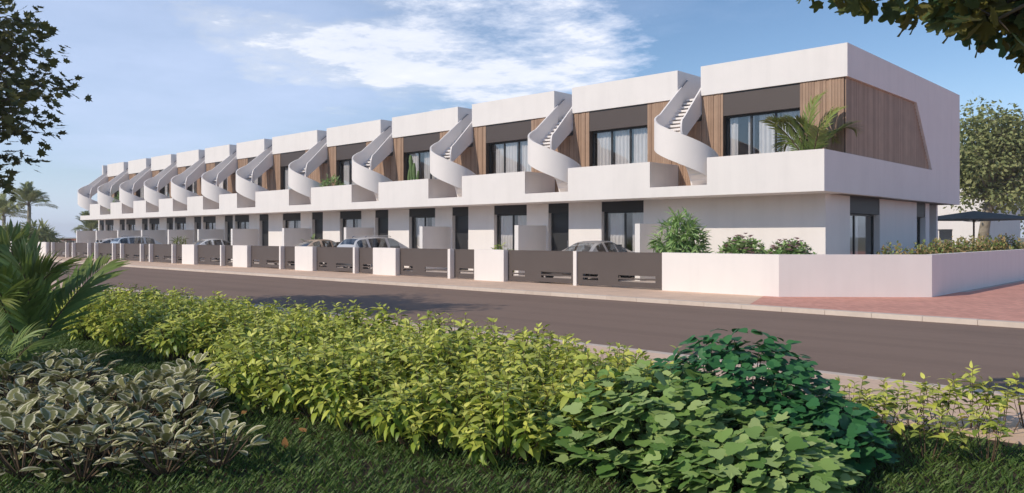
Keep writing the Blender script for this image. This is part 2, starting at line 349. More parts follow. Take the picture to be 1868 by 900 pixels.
# ================================================================== SETTING
def sheet(name, x0, x1, y0, y1, z, mat):
    m = MB(); m.v = [(x0, y0, z), (x1, y0, z), (x1, y1, z), (x0, y1, z)]; m.f = [(0, 1, 2, 3)]
    return structure(m.build(name, mat))
sheet('ground', -900, 900, -900, 900, -.16, 'earth')
sheet('road', -190, 60, 9.4, 17.8, -.10, 'asphalt')
o = MB().box(-190, 60, 7.4, 9.45, -.14, 0).build('near_pavement', 'pavement_blocks'); structure(o)
o = MB().box(-190, 60, 9.452, 9.62, -.14, .003).build('near_kerb', 'kerb_stone'); structure(o)
o = MB().prism([(-190, 17.74), (-8.9, 17.74), (-10.4, 22), (-13.2, 26.2), (-13.2, 21.5), (-190, 21.5)], 'z', -.14, 0).build('far_pavement', 'pavement_blocks'); structure(o)
o = MB().prism([(-8.896, 17.74), (60, 17.74), (60, 90), (-6.2, 90), (-6.2, 26), (-10.396, 22)], 'z', -.14, -.002).build('red_pavement', 'red_blocks'); structure(o)
o = MB().box(-190, -6.204, 21.504, 60, -.14, -.006).build('plot_ground', 'plot_paving'); structure(o)
o = MB().box(-60, 20, -12, 7.396, -.14, -.02).build('planting_bed', 'soil'); structure(o)
kerb = MB().box(-190, -46, 17.52, 17.735, -.14, .004).build('far_kerb', 'kerb_stone'); structure(kerb)
km = MB().box(.004, .996, 17.52, 17.735, -.14, .004).mesh('kerb_stone', 'kerb_stone')
for i in range(66): obj('kerb_stone', km, kerb, (-46 + i, 0, 0))

# ================================================================== TOWNHOUSES
Y0 = 26.4                                   # upper facade plane; house roots stand on it
YB, YW, YG = 24.5 - Y0, 26.5 - Y0, 26.1 - Y0
ZS, ZF, ZB, ZT, ZR = 3.05, 3.42, 4.36, 6.90, 8.0
def wall_with_openings(x0, x1, y0, y1, z0, z1, ops):
    """ops: (xa, xb, za, zb) sorted by x; all boxes butt end to end"""
    m = MB(); x = x0
    for a, b, za, zb in ops:
        if a > x: m.box(x, a, y0, y1, z0, z1)
        if za > z0: m.box(a, b, y0, y1, z0, za)
        if zb < z1: m.box(a, b, y0, y1, zb, z1)
        x = b
    if x1 > x: m.box(x, x1, y0, y1, z0, z1)
    return m
def curtain(x0, x1, y, z0, z1, waves):
    m = MB(); n = max(8, int(waves * 8)); A = []; B = []; ph = random.uniform(0, 6)
    for i in range(n + 1):
        t = i / n; x = x0 + (x1 - x0) * t; w = .035 * math.sin(ph + 2 * math.pi * waves * t + .6 * math.sin(5 * t)) 
        A.append((x, y + w, z0)); B.append((x, y + w * .7, z1))
    return m.strip(A, B)
def window(parent, x0, x1, y, z0, z1, panes, curts, name='window'):
    """sliding window: dark frame (the part), panes and curtains as its pieces; y is the outer frame plane"""
    fr = MB(); t = .06
    fr.box(x0, x1, y, y + .09, z0, z0 + t).box(x0, x1, y, y + .09, z1 - t, z1).box(x0, x0 + t, y, y + .09, z0 + t, z1 - t).box(x1 - t, x1, y, y + .09, z0 + t, z1 - t)
    W = (x1 - x0 - 2 * t) / panes
    for i in range(1, panes): xm = x0 + t + i * W; fr.box(xm - .035, xm + .035, y + .01, y + .08, z0 + t, z1 - t)
    o = fr.build(name, 'frame_dark', parent)
    for i in range(panes):
        a = x0 + t + i * W + (.035 if i else 0); b = x0 + t + (i + 1) * W - (.035 if i < panes - 1 else 0)
        MB().box(a, b, y + .035, y + .047, z0 + t, z1 - t).build('pane', 'window_glass', o)
    for a, b in curts: curtain(x0 + (x1 - x0) * a, x0 + (x1 - x0) * b, y + .17, z0 + .02, z1, (b - a) * (x1 - x0) / .17).build('curtain', 'curtain', o, True)
    return o
def stair(parent):
    Ri, Ro, t = .16, 1.16, .07; xc, yc = Ri, 25.12 - Y0
    path = []                                # (centre-line frame): outer pt, inner pt, rail z
    ys = np.linspace(26.60 - Y0, yc, 14)
    for y in ys[:-1]: path.append(((-1 + .004, y), (-1 + t, y), (0 - t, y), (0 - .004, y), 6.17 + .82 * (y - yc)))
    for th in np.linspace(180, 395, 56):
        a = R(th); cs, sn = math.cos(a), math.sin(a); q = lambda r: (xc + r * cs, yc + r * sn)
        path.append((q(Ro - .004), q(Ro - t), q(Ri + t), q(Ri + .004), 6.17 - .0086 * (th - 180)))
    def rail(i, dz): return [(p[i][0], p[i][1], max(p[4] + dz, ZF + .002)) for p in path]
    o = MB().ribbon(rail(0, -1.07), rail(0, 0), rail(1, 0), rail(1, -1.07)).build('staircase', 'white_trim', parent); smooth_obj(o)
    def low(i, dz): return [(p[i][0], p[i][1], max(p[4] + dz - (.05 + .25 * min(1, max(0, (0.2 - p[2][1]) / 1.3)) if p[4] > 6.1 else .30), ZF + .002)) for p in path]
    smooth_obj(MB().ribbon(rail(3, -1.07), low(3, 0), low(2, 0), rail(2, -1.07)).build('inner_balustrade', 'white_trim', o))
    def inset(i, dz): return [(p[i][0], p[i][1], max(p[4] + dz, ZF + .004)) for p in path]
    smooth_obj(MB().ribbon(inset(1, -1.06), inset(1, -.98), inset(2, -.98), inset(2, -1.06)).build('soffit', 'white_trim', o))
    dz = (7.0 - 5.29) / 10
    for k in range(10):                      # straight flight
        y1 = 27.15 - Y0 - k * .203; z = 6.97 - .1665 * k - .03
        MB().box(-1 + t + .002, -t - .002, y1 - .225, y1, z - .075, z).build('step', 'white_trim', o)
    for k in range(10):                      # winding flight
        a0, a1 = R(180 + k * 21.2), R(180 + (k + 1) * 21.2 + 2); z = 5.29 - .1755 * (k + 1) + .0
        r0, r1 = Ri + t + .002, Ro - t - .002; pts = [(xc + r * math.cos(a), yc + r * math.sin(a)) for r, a in ((r0, a0), (r1, a0), (r1, (a0 + a1) / 2), (r1, a1), (r0, a1))]
        MB().prism(pts, 'z', z - .075, z).build('step', 'white_trim', o)
    hr = MB().tube([(-.95, .12, 7.28), (-.95, .2, 7.35), (-.95, .60, 7.68), (-.95, .66, 7.68)], .02, 8).build('handrail', 'steel', o, True)
    return o
def boards(parent, x0, x1, z0, z1, single):
    n = max(1, round((x1 - x0) / .10)); w = (x1 - x0) / n; jm = MB(); me = None
    for i in range(n):
        dy = random.choice((0, 0, .012, .02)); a = x0 + i * w
        if single:
            if me is None: me = MB().box(.004, w - .004, -.045, 0, z0, z1).mesh('board', 'timber')
            obj('board', me, parent, (a, YW - .001 + dy, 0))
        else: jm.box(a + .004, a + w - .004, YW - .045 + dy, YW - .001, z0, z1)
    if not single: stuff(jm.build('cladding', 'timber_joined', parent))
def townhouse(kind, single=True):
    """root local x=0 at the left edge of the roof parapet"""
    corner = kind == 'corner'; W = {'wide': 5.2, 'corner': 5.4, 'narrow': 3.72}[kind]; GL = -1.3; GR = {'wide': 4.9, 'corner': 4.8, 'narrow': 3.42}[kind]
    root = thing('townhouse', '', 'house')
    # ground floor --------------------------------------------------
    win = (.36, 2.29) if kind == 'narrow' else (1.80, 3.85); door = (-1.08, .06)
    ops = [] if corner else [(*door, 0, ZS - .004), (*win, 0, ZS - .004)]
    wall_with_openings(GL, GR, YG, YG + .3, 0, ZS - .004, ops).build_each('wall', 'white_render', root)
    if not corner:
        for (a, b) in (door, win):
            MB().box(a + .002, b - .002, YG + .02, YG + .26, 2.64, ZS - .006).build('shutter_box', 'shutter_dark', root)
        d = MB().box(door[0] + .002, door[0] + .09, YG + .2, YG + .29, .002, 2.637).box(door[1] - .09, door[1] - .002, YG + .2, YG + .29, .002, 2.637).box(door[0] + .09, door[1] - .09, YG + .2, YG + .29, 2.58, 2.637).build('door', 'frame_dark', root)
        MB().box(door[0] + .092, door[1] - .092, YG + .22, YG + .27, .02, 2.578).build('door_leaf', 'door_dark', d)
        MB().box(door[1] - .2, door[1] - .17, YG + .15, YG + .218, .75, 1.45).build('door_handle', 'chrome', d)
        window(root, win[0] + .002, win[1] - .002, YG + .19, .03, 2.637, 2, ((.08, .48), (.62, .98)) if kind == 'wide' else ((.3, .62), (.75, .97)))
    # first-floor slab, balcony front with the gap for the stair ------
    bl = 1.33
    R_ = W - .2 if corner else W
    MB().prism([(-1, ZS), (R_, ZS), (R_, ZB), (bl, ZB), (bl, ZF), (-1, ZF)], 'y', YB, YB + .18).build('balcony_front', 'white_render', root)
    MB().box(-1, R_, YB + .182, YW + .02, ZS, ZF - .003).build('balcony_slab', 'soffit_paint', root)
    if not corner: MB().box(W - .15, W, YB + .182, YW - .05, ZF, ZB).build('balcony_return', 'white_render', root)
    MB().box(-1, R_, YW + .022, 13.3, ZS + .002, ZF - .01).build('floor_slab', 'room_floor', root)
    # upper facade: backing, timber boards, shutter box, window -------
    fw_ = (1.42, 3.3) if kind == 'narrow' else (.88, 3.78)
    Rw = W - .12 if corner else W
    bk = wall_with_openings(0, Rw, YW, YW + .2, ZF, ZT - .004, [(*fw_, ZF, ZT - .004)]); bk.box(-1, -.002, YW, YW + .2, ZF, 5.98)
    bk.build_each('backing_wall', 'timber_backing', root)
    boards(root, 0, fw_[0], ZF, ZT - .004, single); boards(root, fw_[1], Rw - (.02 if corner else 0), ZF, ZT - .004, single); boards(root, -1, 0, ZF, 5.96, single)
    MB().box(fw_[0] + .002, fw_[1] - .002, YW - .02, YW + .18, 6.06, ZT - .05).build('shutter_box', 'shutter_metal', root)
    MB().box(fw_[0] + .002, fw_[1] - .002, YW - .005, YW + .19, ZT - .048, ZT - .006).build('shutter_slot', 'frame_dark', root)
    window(root, fw_[0] + .002, fw_[1] - .002, YW + .20, ZF + .01, 6.055, 3 if kind != 'narrow' else 2,
           {'corner': ((.03, .13), (.28, .36), (.42, .69), (.72, .99)), 'wide': ((.04, .28), (.36, .62), (.68, .98)), 'narrow': ((.08, .4), (.7, .95))}[kind])
    # roof parapet ----------------------------------------------------
    RB = 13.4; WP = W - .2 if corner else W; p = MB().box(0, WP, 0, .2, ZT, ZR)
    p.box(0, .2, .2, RB - .2, ZT, ZR); p.box(0, WP, RB - .2, RB, ZT, ZR)
    if not corner: p.box(W - .2, W, .2, RB - .2, ZT - .9, ZR)
    p.build('roof_parapet', 'white_render', root)
    d_ = MB().box(.2, W - .2, .2, RB - .2, 6.72, 6.95).box(-1, 0, .78, RB, 6.72, 6.95); d_.build('roof_deck', 'plot_paving', root)
    MB().box(-1, GR if not corner else GR - .3, RB - .22, RB - .01, 0, ZT - .18).build('rear_wall', 'white_render', root)
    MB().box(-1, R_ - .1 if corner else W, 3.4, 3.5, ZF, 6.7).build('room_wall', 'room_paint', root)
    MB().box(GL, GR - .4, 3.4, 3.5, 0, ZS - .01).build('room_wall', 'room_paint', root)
    stair(root)
    return root
wide = townhouse('wide', True)
# the corner house: extra side wall, side timber, side openings --------
corner_house = townhouse('corner', True); XC = 5.4
MB().prism([(YB, ZS), (13.4, ZS), (13.4, ZR), (0, ZR), (0, ZT), (7.24, ZT + .01), (9.26, 4.37), (YB, ZB)], 'x', XC - .199, XC).build('side_wall', 'white_render', corner_house)
for i in range(92):
    y = .12 + i * .10
    if y + .094 > 9.2: break
    top = ZT - .002 if y + .094 < 7.24 else ZT + .0 - (y + .094 - 7.24) * 2.54 / 2.02
    MB().box(XC - .135 - random.choice((0, .012, .02)), XC - .09, y, y + .094, 4.362 - .9, max(4.5, top) if y < 7.3 else top + .02).build('board', 'timber', corner_house)
MB().box(XC - .25, XC - .137, .11, 9.3, ZF, ZT - .004).build('backing_wall', 'timber_backing', corner_house)
MB().box(XC - .30, XC - .252, .2, 13.2, ZF, ZT - .004).build('room_wall', 'room_paint', corner_house)
# ground-floor side wall with two openings (plane x = 4.8)
m = MB()
ops = [(28.25 - Y0, 31.25 - Y0), (35.7 - Y0, 36.9 - Y0)]; y = YG + .3
for a, b in ops: m.box(4.5, 4.8, y, a, 0, ZS - .004); y = b
m.box(4.5, 4.8, y, 37.45 - Y0, 0, ZS - .004); m.build_each('wall', 'white_render', corner_house)
MB().box(1, 4.5, 37.2 - Y0, 37.44 - Y0, 0, ZS - .004).build('wall', 'white_render', corner_house)
for a, b in ops:
    MB().box(4.56, 4.78, a + .002, b - .002, 2.45, ZS - .006).build('shutter_box', 'shutter_dark', corner_house)
    t = .06; xx = 4.50; f_ = MB()
    f_.box(xx, xx + .08, a, b, .03, .03 + t).box(xx, xx + .08, a, b, 2.44 - t, 2.44).box(xx, xx + .08, a, a + t, .03 + t, 2.44 - t).box(xx, xx + .08, b - t, b, .03 + t, 2.44 - t)
    mid = a + (b - a) * .36; f_.box(xx + .01, xx + .07, mid - .04, mid + .04, .03 + t, 2.44 - t)
    wo_ = f_.build('window', 'frame_dark', corner_house)
    for p0, p1 in ((a + t, mid - .04), (mid + .04, b - t)):
        MB().box(xx + .03, xx + .042, p0, p1, .03 + t, 2.44 - t).build('pane', 'window_glass', wo_)
        cu = MB(); n = 40; A = []; B = []
        for i in range(n + 1):
            yy = p0 + (p1 - p0) * (.05 + .5 * i / n); w = .035 * math.sin(i * .9); A.append((xx - .2 + w, yy, .05)); B.append((xx - .2 + w, yy, 2.4))
        cu.strip(A, B).build('curtain', 'curtain', wo_, True)
MB().box(-1.3, 4.5, YG + .31, 11, .0, .01).build('room_floor', 'room_floor', corner_house)
corner_house.location = (-15.2, Y0, 0)
corner_house['label'] = 'white corner townhouse with a slanted timber-clad side wall, nearest of the row'
HOUSES = [corner_house]
for k in range(2, 7):
    h = wide if k == 2 else (copy_tree(wide) if k < 5 else copy_tree(wide5) if k > 5 else None)
    if k == 5: wide5 = townhouse('wide', False); h = wide5
    h.location = (-15.2 - 6.2 * (k - 1), Y0, 0); HOUSES.append(h)
    h['label'] = f'{ORD[k]} white townhouse from the corner house, wide type, with spiral stair to its roof'
nar = townhouse('narrow', False)
for k in range(7, 13):
    h = nar if k == 7 else copy_tree(nar)
    h.location = (-46.2 - 4.72 * (k - 6), Y0, 0); HOUSES.append(h)
    h['label'] = f'{ORD[k]} white townhouse from the corner house, narrow type, far along the row'
for h in HOUSES: h['group'] = 'terrace of white townhouses'
for h in HOUSES[2:]:                        # every household draws its curtains differently
    for w_ in h.children:
        for c_ in w_.children:
            if c_.name.startswith('curtain'): c_.location.x = random.uniform(-.16, .16); c_.scale.y = random.uniform(.7, 1.2)
e = HOUSES[-1]
MB().box(-1.25, -1.002, 0, 13.4, 6.0, ZR).build('end_parapet', 'white_render', e)
MB().box(-1.3, -1.05, YG + .31, 13.2, 0, ZS).build('end_wall', 'white_render', e)
MB().box(-1.2, -1.002, YW, 13.2, ZF, 5.99).build('end_wall', 'white_render', e)

# partition walls between the front gardens ----------------------------
pm = MB().box(-.22, 0, 24.3, 26.095, 0, 2.1).mesh('partition_wall', 'white_render')
for k, h in enumerate(HOUSES):
    o = obj('partition_wall', pm, None, (h.location.x - 1.3 + (.11 if k else .0), 0, 0))
    tag(o, f'{ORD[k + 1]} white garden partition wall from the corner, running out from the house front', 'wall', 'partition walls between front gardens')

# ================================================================== FRONT BOUNDARY
YF = 20.5; FH = 1.145
def gate_mesh(w, slots):
    """sheet-metal gate with real openings near the foot"""
    m = MB(); z0, z1 = .05, FH - .04; d0, d1 = 0, .05; rows = [(.205, .275), (.325, .405)]
    xs = sorted(set([0, w] + [q for s in slots for q in s]))
    for a, b in zip(xs[:-1], xs[1:]):
        if any(abs(a - s[0]) < 1e-6 for s in slots):
            z = z0
            for r0, r1 in rows: m.box(a, b, d0, d1, z, r0); z = r1
            m.box(a, b, d0, d1, z, z1)
        else: m.box(a, b, d0, d1, z0, z1)
    return m
def gate(name, x0, x1, label, cat, group, y=YF + .22):
    w = x1 - x0; t = thing(name, label, cat, (x0, y, 0), 0, group)
    sl = [(w * .07, w * .26), (w * .5, w * .92)] if w > 2 else [(w * .22, w * .8)]
    gate_mesh(w, sl).build('panel', 'gate_metal', t)
    MB().box(0, w, -.006, .056, FH - .038, FH - .008).build('top_rail', 'gate_metal', t)
    MB().box(0, .05, .052, .09, .05, FH - .05).box(w - .05, w, .052, .09, .05, FH - .05).build_each('stile', 'gate_metal', t)
    MB().box(w - .14, w - .11, .052, .10, .6, .72).build('latch', 'steel', t)
    return t
# corner garden wall
cw = MB().prism([(-13.12, YF), (-9.43, YF), (-6.38, 23.2), (-6.38, 40), (-6.58, 40), (-6.58, 23.29), (-9.51, YF + .2), (-13.12, YF + .2)], 'z', 0, FH)
tag(cw.build('garden_wall', 'white_render'), 'long white garden wall with a splayed corner in front of the corner house', 'wall')
blocks = [(-21.31, -19.78), (-27.56, -26.01), (-33.77, -32.23), (-39.96, -38.40), (-46.14, -44.56)]
posts = [-16.5, -22.72, -28.95, -35.15, -41.33, -47.5]
edges = []                                   # narrow part: post pairs
p = [(-50.83, -52.24), (-55.53, -56.95), (-60.24, -61.66), (-64.93, -66.37), (-69.66, -71.08)]
bm_ = {}
for k, (a, b) in enumerate(blocks):
    o = MB().box(a, b, YF, YF + .28, 0, FH).build('wall_pier', 'white_render')
    tag(o, f'{ORD[k + 1]} broad white pier from the corner garden wall, between two gates', 'wall pier', 'white piers of the street boundary')
allposts = posts + [q for pr in p for q in pr]
pmesh = MB().box(-.07, .07, YF, YF + .28, 0, FH).mesh('gate_post', 'white_render')
for k, x in enumerate(allposts):
    tag(obj('gate_post', pmesh, None, (x, 0, 0)), f'{ORD[k + 1] if k < 20 else "last"} slim white gate post from the corner garden wall', 'gate post', 'slim white gate posts')
big = [(-16.43, -13.122)] + [(b + .002, posts[k] - .072) for k, (a, b) in enumerate(blocks)]
big[1] = (blocks[0][1] + .002, posts[0] - .072)
big += [(p[0][0] + .072, posts[5] - .072)] + [(p[k + 1][0] + .072, p[k][1] - .072) for k in range(4)]
for k, (a, b) in enumerate(big):
    gate('driveway_gate', a, b, f'{ORD[k + 1]} wide brown-grey driveway gate from the corner garden wall', 'gate', 'driveway gates along the street', YF + (.05 if k == 0 else .22))
small = [(posts[k + 1] + .072, blocks[k][0] - .002) for k in range(5)] + [(pr[1] + .072, pr[0] - .072) for pr in p]
for k, (a, b) in enumerate(small):
    gate('pedestrian_gate', a, b, f'{ORD[k + 1]} narrow brown-grey pedestrian gate from the corner garden wall', 'gate', 'pedestrian gates along the street')
tag(MB().box(-75.2, -71.2, YF, YF + .2, 0, FH).box(-80.5, -76.0, YF, YF + .2, 0, FH).box(-76.0, -75.2, YF + .1, YF + .2, 0, FH).box(-120, -80.5, YF, YF + .2, 0, FH).build('boundary_wall', 'white_render'), 'white boundary wall with a recess at the far left end of the row', 'wall')

# ================================================================== CARS
def catmull(P, n):
    P = [np.array(p, float) for p in P]; P = [2 * P[0] - P[1]] + P + [2 * P[-1] - P[-2]]; out = []
    for i in range(1, len(P) - 2):
        for t in np.linspace(0, 1, n, endpoint=False):
            a, b, c, d = P[i - 1:i + 3]; out.append(.5 * (2 * b + (c - a) * t + (2 * a - 5 * b + 4 * c - d) * t * t + (3 * b - a - 3 * c + d) * t ** 3))
    out.append(P[-2]); return np.array(out)
def car(label, paint, kind, x, y, flip):
    """front at local -y; every part a mesh of its own"""
    hgt = {'sedan': 1.47, 'suv': 1.60}[kind]; L = 4.55; root = thing('parked_car', label, 'car', (x, y, 0), math.pi if flip else 0, 'cars in the front plots')
    # stations: y, half width, belt z, roof z, roof half width
    if kind == 'suv': st = [(-2.27, .62, .70, .72, .5), (-2.15, .80, .80, .84, .62), (-1.5, .90, .95, 1.00, .72), (-1.0, .92, 1.02, 1.06, .74), (-.25, .92, 1.05, 1.52, .62), (.5, .92, 1.05, hgt, .62), (1.3, .92, 1.06, hgt - .03, .61), (1.85, .90, 1.06, 1.48, .60), (2.15, .84, 1.04, 1.10, .60), (2.27, .72, .85, .88, .5)]
    else: st = [(-2.27, .60, .62, .64, .5), (-2.15, .78, .72, .76, .62), (-1.5, .88, .84, .90, .70), (-.95, .90, .92, .96, .72), (-.15, .90, .95, 1.38, .58), (.5, .90, .96, hgt, .57), (1.0, .90, .97, hgt - .06, .57), (1.75, .88, .98, 1.10, .62), (2.15, .80, .94, 1.00, .60), (2.27, .70, .80, .84, .5)]
    S = catmull(st, 5); rings = []
    for yy, w, zb, zr, wr in S:
        zr = max(zr, zb + .02); g = min(1, max(0, (zr - zb - .05) / .3)); we = wr * g + (w * .86) * (1 - g); ze = zr - .05 * g - .01
        rings.append([(0, .24), (w * .8, .24), (w * .96, .34), (w, .58), (w * .99, .75 * zb + .15), (w * .95, zb), (w * .95 + (we - w * .95) * .55, zb + (ze - zb) * .55), (we, ze), (we * .8, zr - .012), (we * .4, zr), (0, zr + .004)])
    nr = len(rings[0]); n = len(S); col = lambda s, i, k: (s * rings[i][k][0], S[i][0], rings[i][k][1])
    groups = {'body': MB(), 'windscreen': MB(), 'rear_window': MB()}; sides = {}
    gh = [i for i in range(n) if S[i][3] - S[i][2] > .12]; g0, g1 = gh[0], gh[-1]
    roof0 = next(i for i in range(n) if S[i][3] > hgt - .12); roof1 = max(i for i in range(n) if S[i][3] > hgt - .12)
    pil = [g0 + (g1 - g0) * q // 100 for q in (30, 62)]
    for i in range(n - 1):
        for s in (1, -1):
            for k in range(nr - 1):
                key = 'body'
                if k in (5, 6) and g0 + 2 <= i < g1 - 2 and i not in pil: key = ('s', s, sum(i > q for q in pil))
                elif k in (8, 9) and g0 - 1 <= i < roof0: key = 'windscreen'
                elif k in (8, 9) and roof1 <= i <= g1 - 1: key = 'rear_window'
                m = groups.get(key) if isinstance(key, str) else sides.setdefault(key, MB())
                q = [col(s, i, k), col(s, i + 1, k), col(s, i + 1, k + 1), col(s, i, k + 1)]; b = len(m.v); m.v += q if s < 0 else q[::-1]; m.f.append((b, b + 1, b + 2, b + 3))
    for e_ in (0, n - 1):
        m = groups['body']; b = len(m.v); ring = [col(1, e_, k) for k in range(nr)] + [col(-1, e_, k) for k in range(nr - 2, 0, -1)]; m.v += ring; m.f.append(tuple(range(b, b + len(ring)))[::1 if e_ else -1])
    def fin(m, name, mat, par):
        me = m.mesh(name, mat, True, False); bm = bmesh.new(); bm.from_mesh(me); bmesh.ops.remove_doubles(bm, verts=bm.verts, dist=.0005); bmesh.ops.recalc_face_normals(bm, faces=bm.faces); bm.to_mesh(me); bm.free(); me.set_sharp_from_angle(angle=R(35)); return obj(name, me, par)
    body = fin(groups['body'], 'body', paint, root)
    fin(groups['windscreen'], 'windscreen', 'car_glass', root); fin(groups['rear_window'], 'rear_window', 'car_glass', root)
    for kk, m in sides.items(): fin(m, 'side_window', 'car_glass', root)
    for sx_ in (-1, 1):
        for yy in (-1.38, 1.36):
            w_ = MB(); prof = [(.33, -.10), (.335, .08), (.31, .11), (.22, .112), (.22, .06)]; K = 24
            for r, a in prof:
                for q in range(K): t = 2 * math.pi * q / K; w_.v.append((sx_ * (.80 + a), yy + r * math.cos(t), .335 + r * math.sin(t)))
            for j in range(len(prof) - 1):
                for q in range(K): w_.f.append((j * K + q, j * K + (q + 1) % K, (j + 1) * K + (q + 1) % K, (j + 1) * K + q))
            wh = w_.build('wheel', 'tyre', root, True); rm = MB()
            for q in range(5):
                t = 2 * math.pi * q / 5; c, s_ = math.cos(t), math.sin(t); xx = sx_ * .885
                rm.tube([(xx, yy + .04 * c, .335 + .04 * s_), (xx, yy + .215 * c, .335 + .215 * s_)], [.045, .03], 5)
            rm.tube([(sx_ * .83, yy, .335), (sx_ * .90, yy, .335)], .06, 10); rm.build('rim', 'chrome', wh)
        MB().box(min(sx_ * .42, sx_ * .74), max(sx_ * .42, sx_ * .74), -2.24, -2.10, .60, .70).build('headlight', 'lamp_clear', root)
        MB().box(min(sx_ * .48, sx_ * .80), max(sx_ * .48, sx_ * .80), 2.06, 2.25, .74, .88).build('tail_light', 'lamp_red', root)
        MB().box(min(sx_ * .90, sx_ * 1.06), max(sx_ * .90, sx_ * 1.06), -.92, -.80, .95, 1.08).build('wing_mirror', paint, root)
        if kind == 'suv': MB().tube([(sx_ * .5, -.1, hgt + .01), (sx_ * .5, 0, hgt + .045), (sx_ * .5, 1.3, hgt + .03), (sx_ * .5, 1.4, hgt - .02)], .018, 6).build('roof_rail', 'chrome', root)
    MB().box(-.26, .26, -2.285, -2.265, .42, .53).build('number_plate', 'plate_white', root); MB().box(-.26, .26, 2.265, 2.285, .52, .63).build('number_plate', 'plate_white', root)
    for sx_ in (-.38, .38):
        for yy in (-.1, .85):
            s_ = MB().box(sx_ - .24, sx_ + .24, yy, yy + .45, .45, .62); s_.prism([(yy + .40, .6), (yy + .52, .6), (yy + .62, 1.12), (yy + .54, 1.14)], 'x', sx_ - .22, sx_ + .22); s_.box(sx_ - .12, sx_ + .12, yy + .56, yy + .64, 1.14, 1.32); s_.build('seat', 'car_dark', root)
    MB().box(-.7, .7, -.95, 1.5, .30, .40).build('cabin_floor', 'car_dark', root)
    return root
car('dark silver car parked behind the second driveway gate from the corner', 'car_paint_grey', 'sedan', -18.15, 23.3, False)
car('silver estate car with roof rails, behind the fourth driveway gate', 'car_paint_silver', 'suv', -30.55, 23.3, True)
car('bronze saloon car with a curved roof, behind the fifth driveway gate', 'car_paint_bronze', 'sedan', -36.75, 23.3, False)
car('white saloon car behind the seventh driveway gate, left of a white pier', 'car_paint_white', 'sedan', -49.1, 23.3, False)
car('pale blue-grey car, the nearer of the two farthest parked cars', 'car_paint_blue', 'suv', -58.6, 23.3, True)
car('pale silver car, the farthest one parked in the row', 'car_paint_silver', 'sedan', -63.3, 23.3, True)

# ================================================================== VEGETATION BUILDERS
def frond_mesh(name, L, n, leaf_l, arch, mat, seed, twist=.0, young=0.0):
    """one palm frond growing along +y from the origin: rachis with paired leaflets"""
    r = np.random.default_rng(seed); pos = []; dr = []; nm = []; sz = []; yg = []
    P = lambda t: np.array([0, L * t * math.cos(arch * t * .8), L * t * math.sin(.3) + L * (.42 * t - arch * .55 * t * t)])
    pts = [P(t) for t in np.linspace(0, 1, 9)]; st = MB().tube([tuple(q) for q in pts], list(np.linspace(.014, .003, 9)), 5)
    for i in range(n):
        t = .16 + .84 * i / (n - 1); p0 = P(t); tg = P(min(1, t + .02)) - P(t - .02); tg /= np.linalg.norm(tg)
        for s in (-1, 1):
            ln = leaf_l * (math.sin(math.pi * (.12 + .80 * t)) ** .7) * r.uniform(.85, 1.12)
            sd = np.array([s, 0, 0]); up = np.cross(tg, sd) * s; up = up if up[2] > 0 else -up
            d = sd * (.95 - .35 * t) + tg * (.55 + .6 * t) + up * .28 + r.normal(0, .05, 3)
            pos.append(p0); dr.append(d); nm.append(up + sd * .2 * s); sz.append(ln); yg.append(young * r.uniform(.3, 1) * t)
    return leaves_mesh(name, STRAP, pos, dr, nm, sz, mat, yg, extra=st)
FR = [frond_mesh('frond', 1.5, 34, .46, a, 'leaf_palm', i, young=.7) for i, a in enumerate((.45, .65, .9))]
def palm(label, x, y, z, n, L, lean0, lean1, seed, group=None, az0=0, trunk=0, mesh=FR, tr=.12, az=None):
    r = random.Random(seed); root = thing('palm', label, 'palm', (x, y, z), 0, group)
    if trunk:
        t = MB().tube([(0, 0, 0), (.06, 0, trunk * .5), (0, .05, trunk)], [tr * 1.3, tr, tr * .9], 10); t.build('trunk', 'bark_pale', root, True)
    for i in range(n):
        a = (az[i] if az else az0 + i * 2.399) + r.uniform(-.2, .2); t = (i + .5) / n; tilt = R(lean0 + (lean1 - lean0) * t)
        o = obj('frond', mesh[i % len(mesh)], root, (0, 0, trunk)); s = L / 1.5 * r.uniform(.85, 1.1)
        o.rotation_euler = (Matrix.Rotation(a, 3, 'Z') @ Matrix.Rotation(tilt, 3, 'X') @ Matrix.Rotation(r.uniform(-.5, .5), 3, 'Y')).to_euler(); o.scale = (s,) * 3
    return root
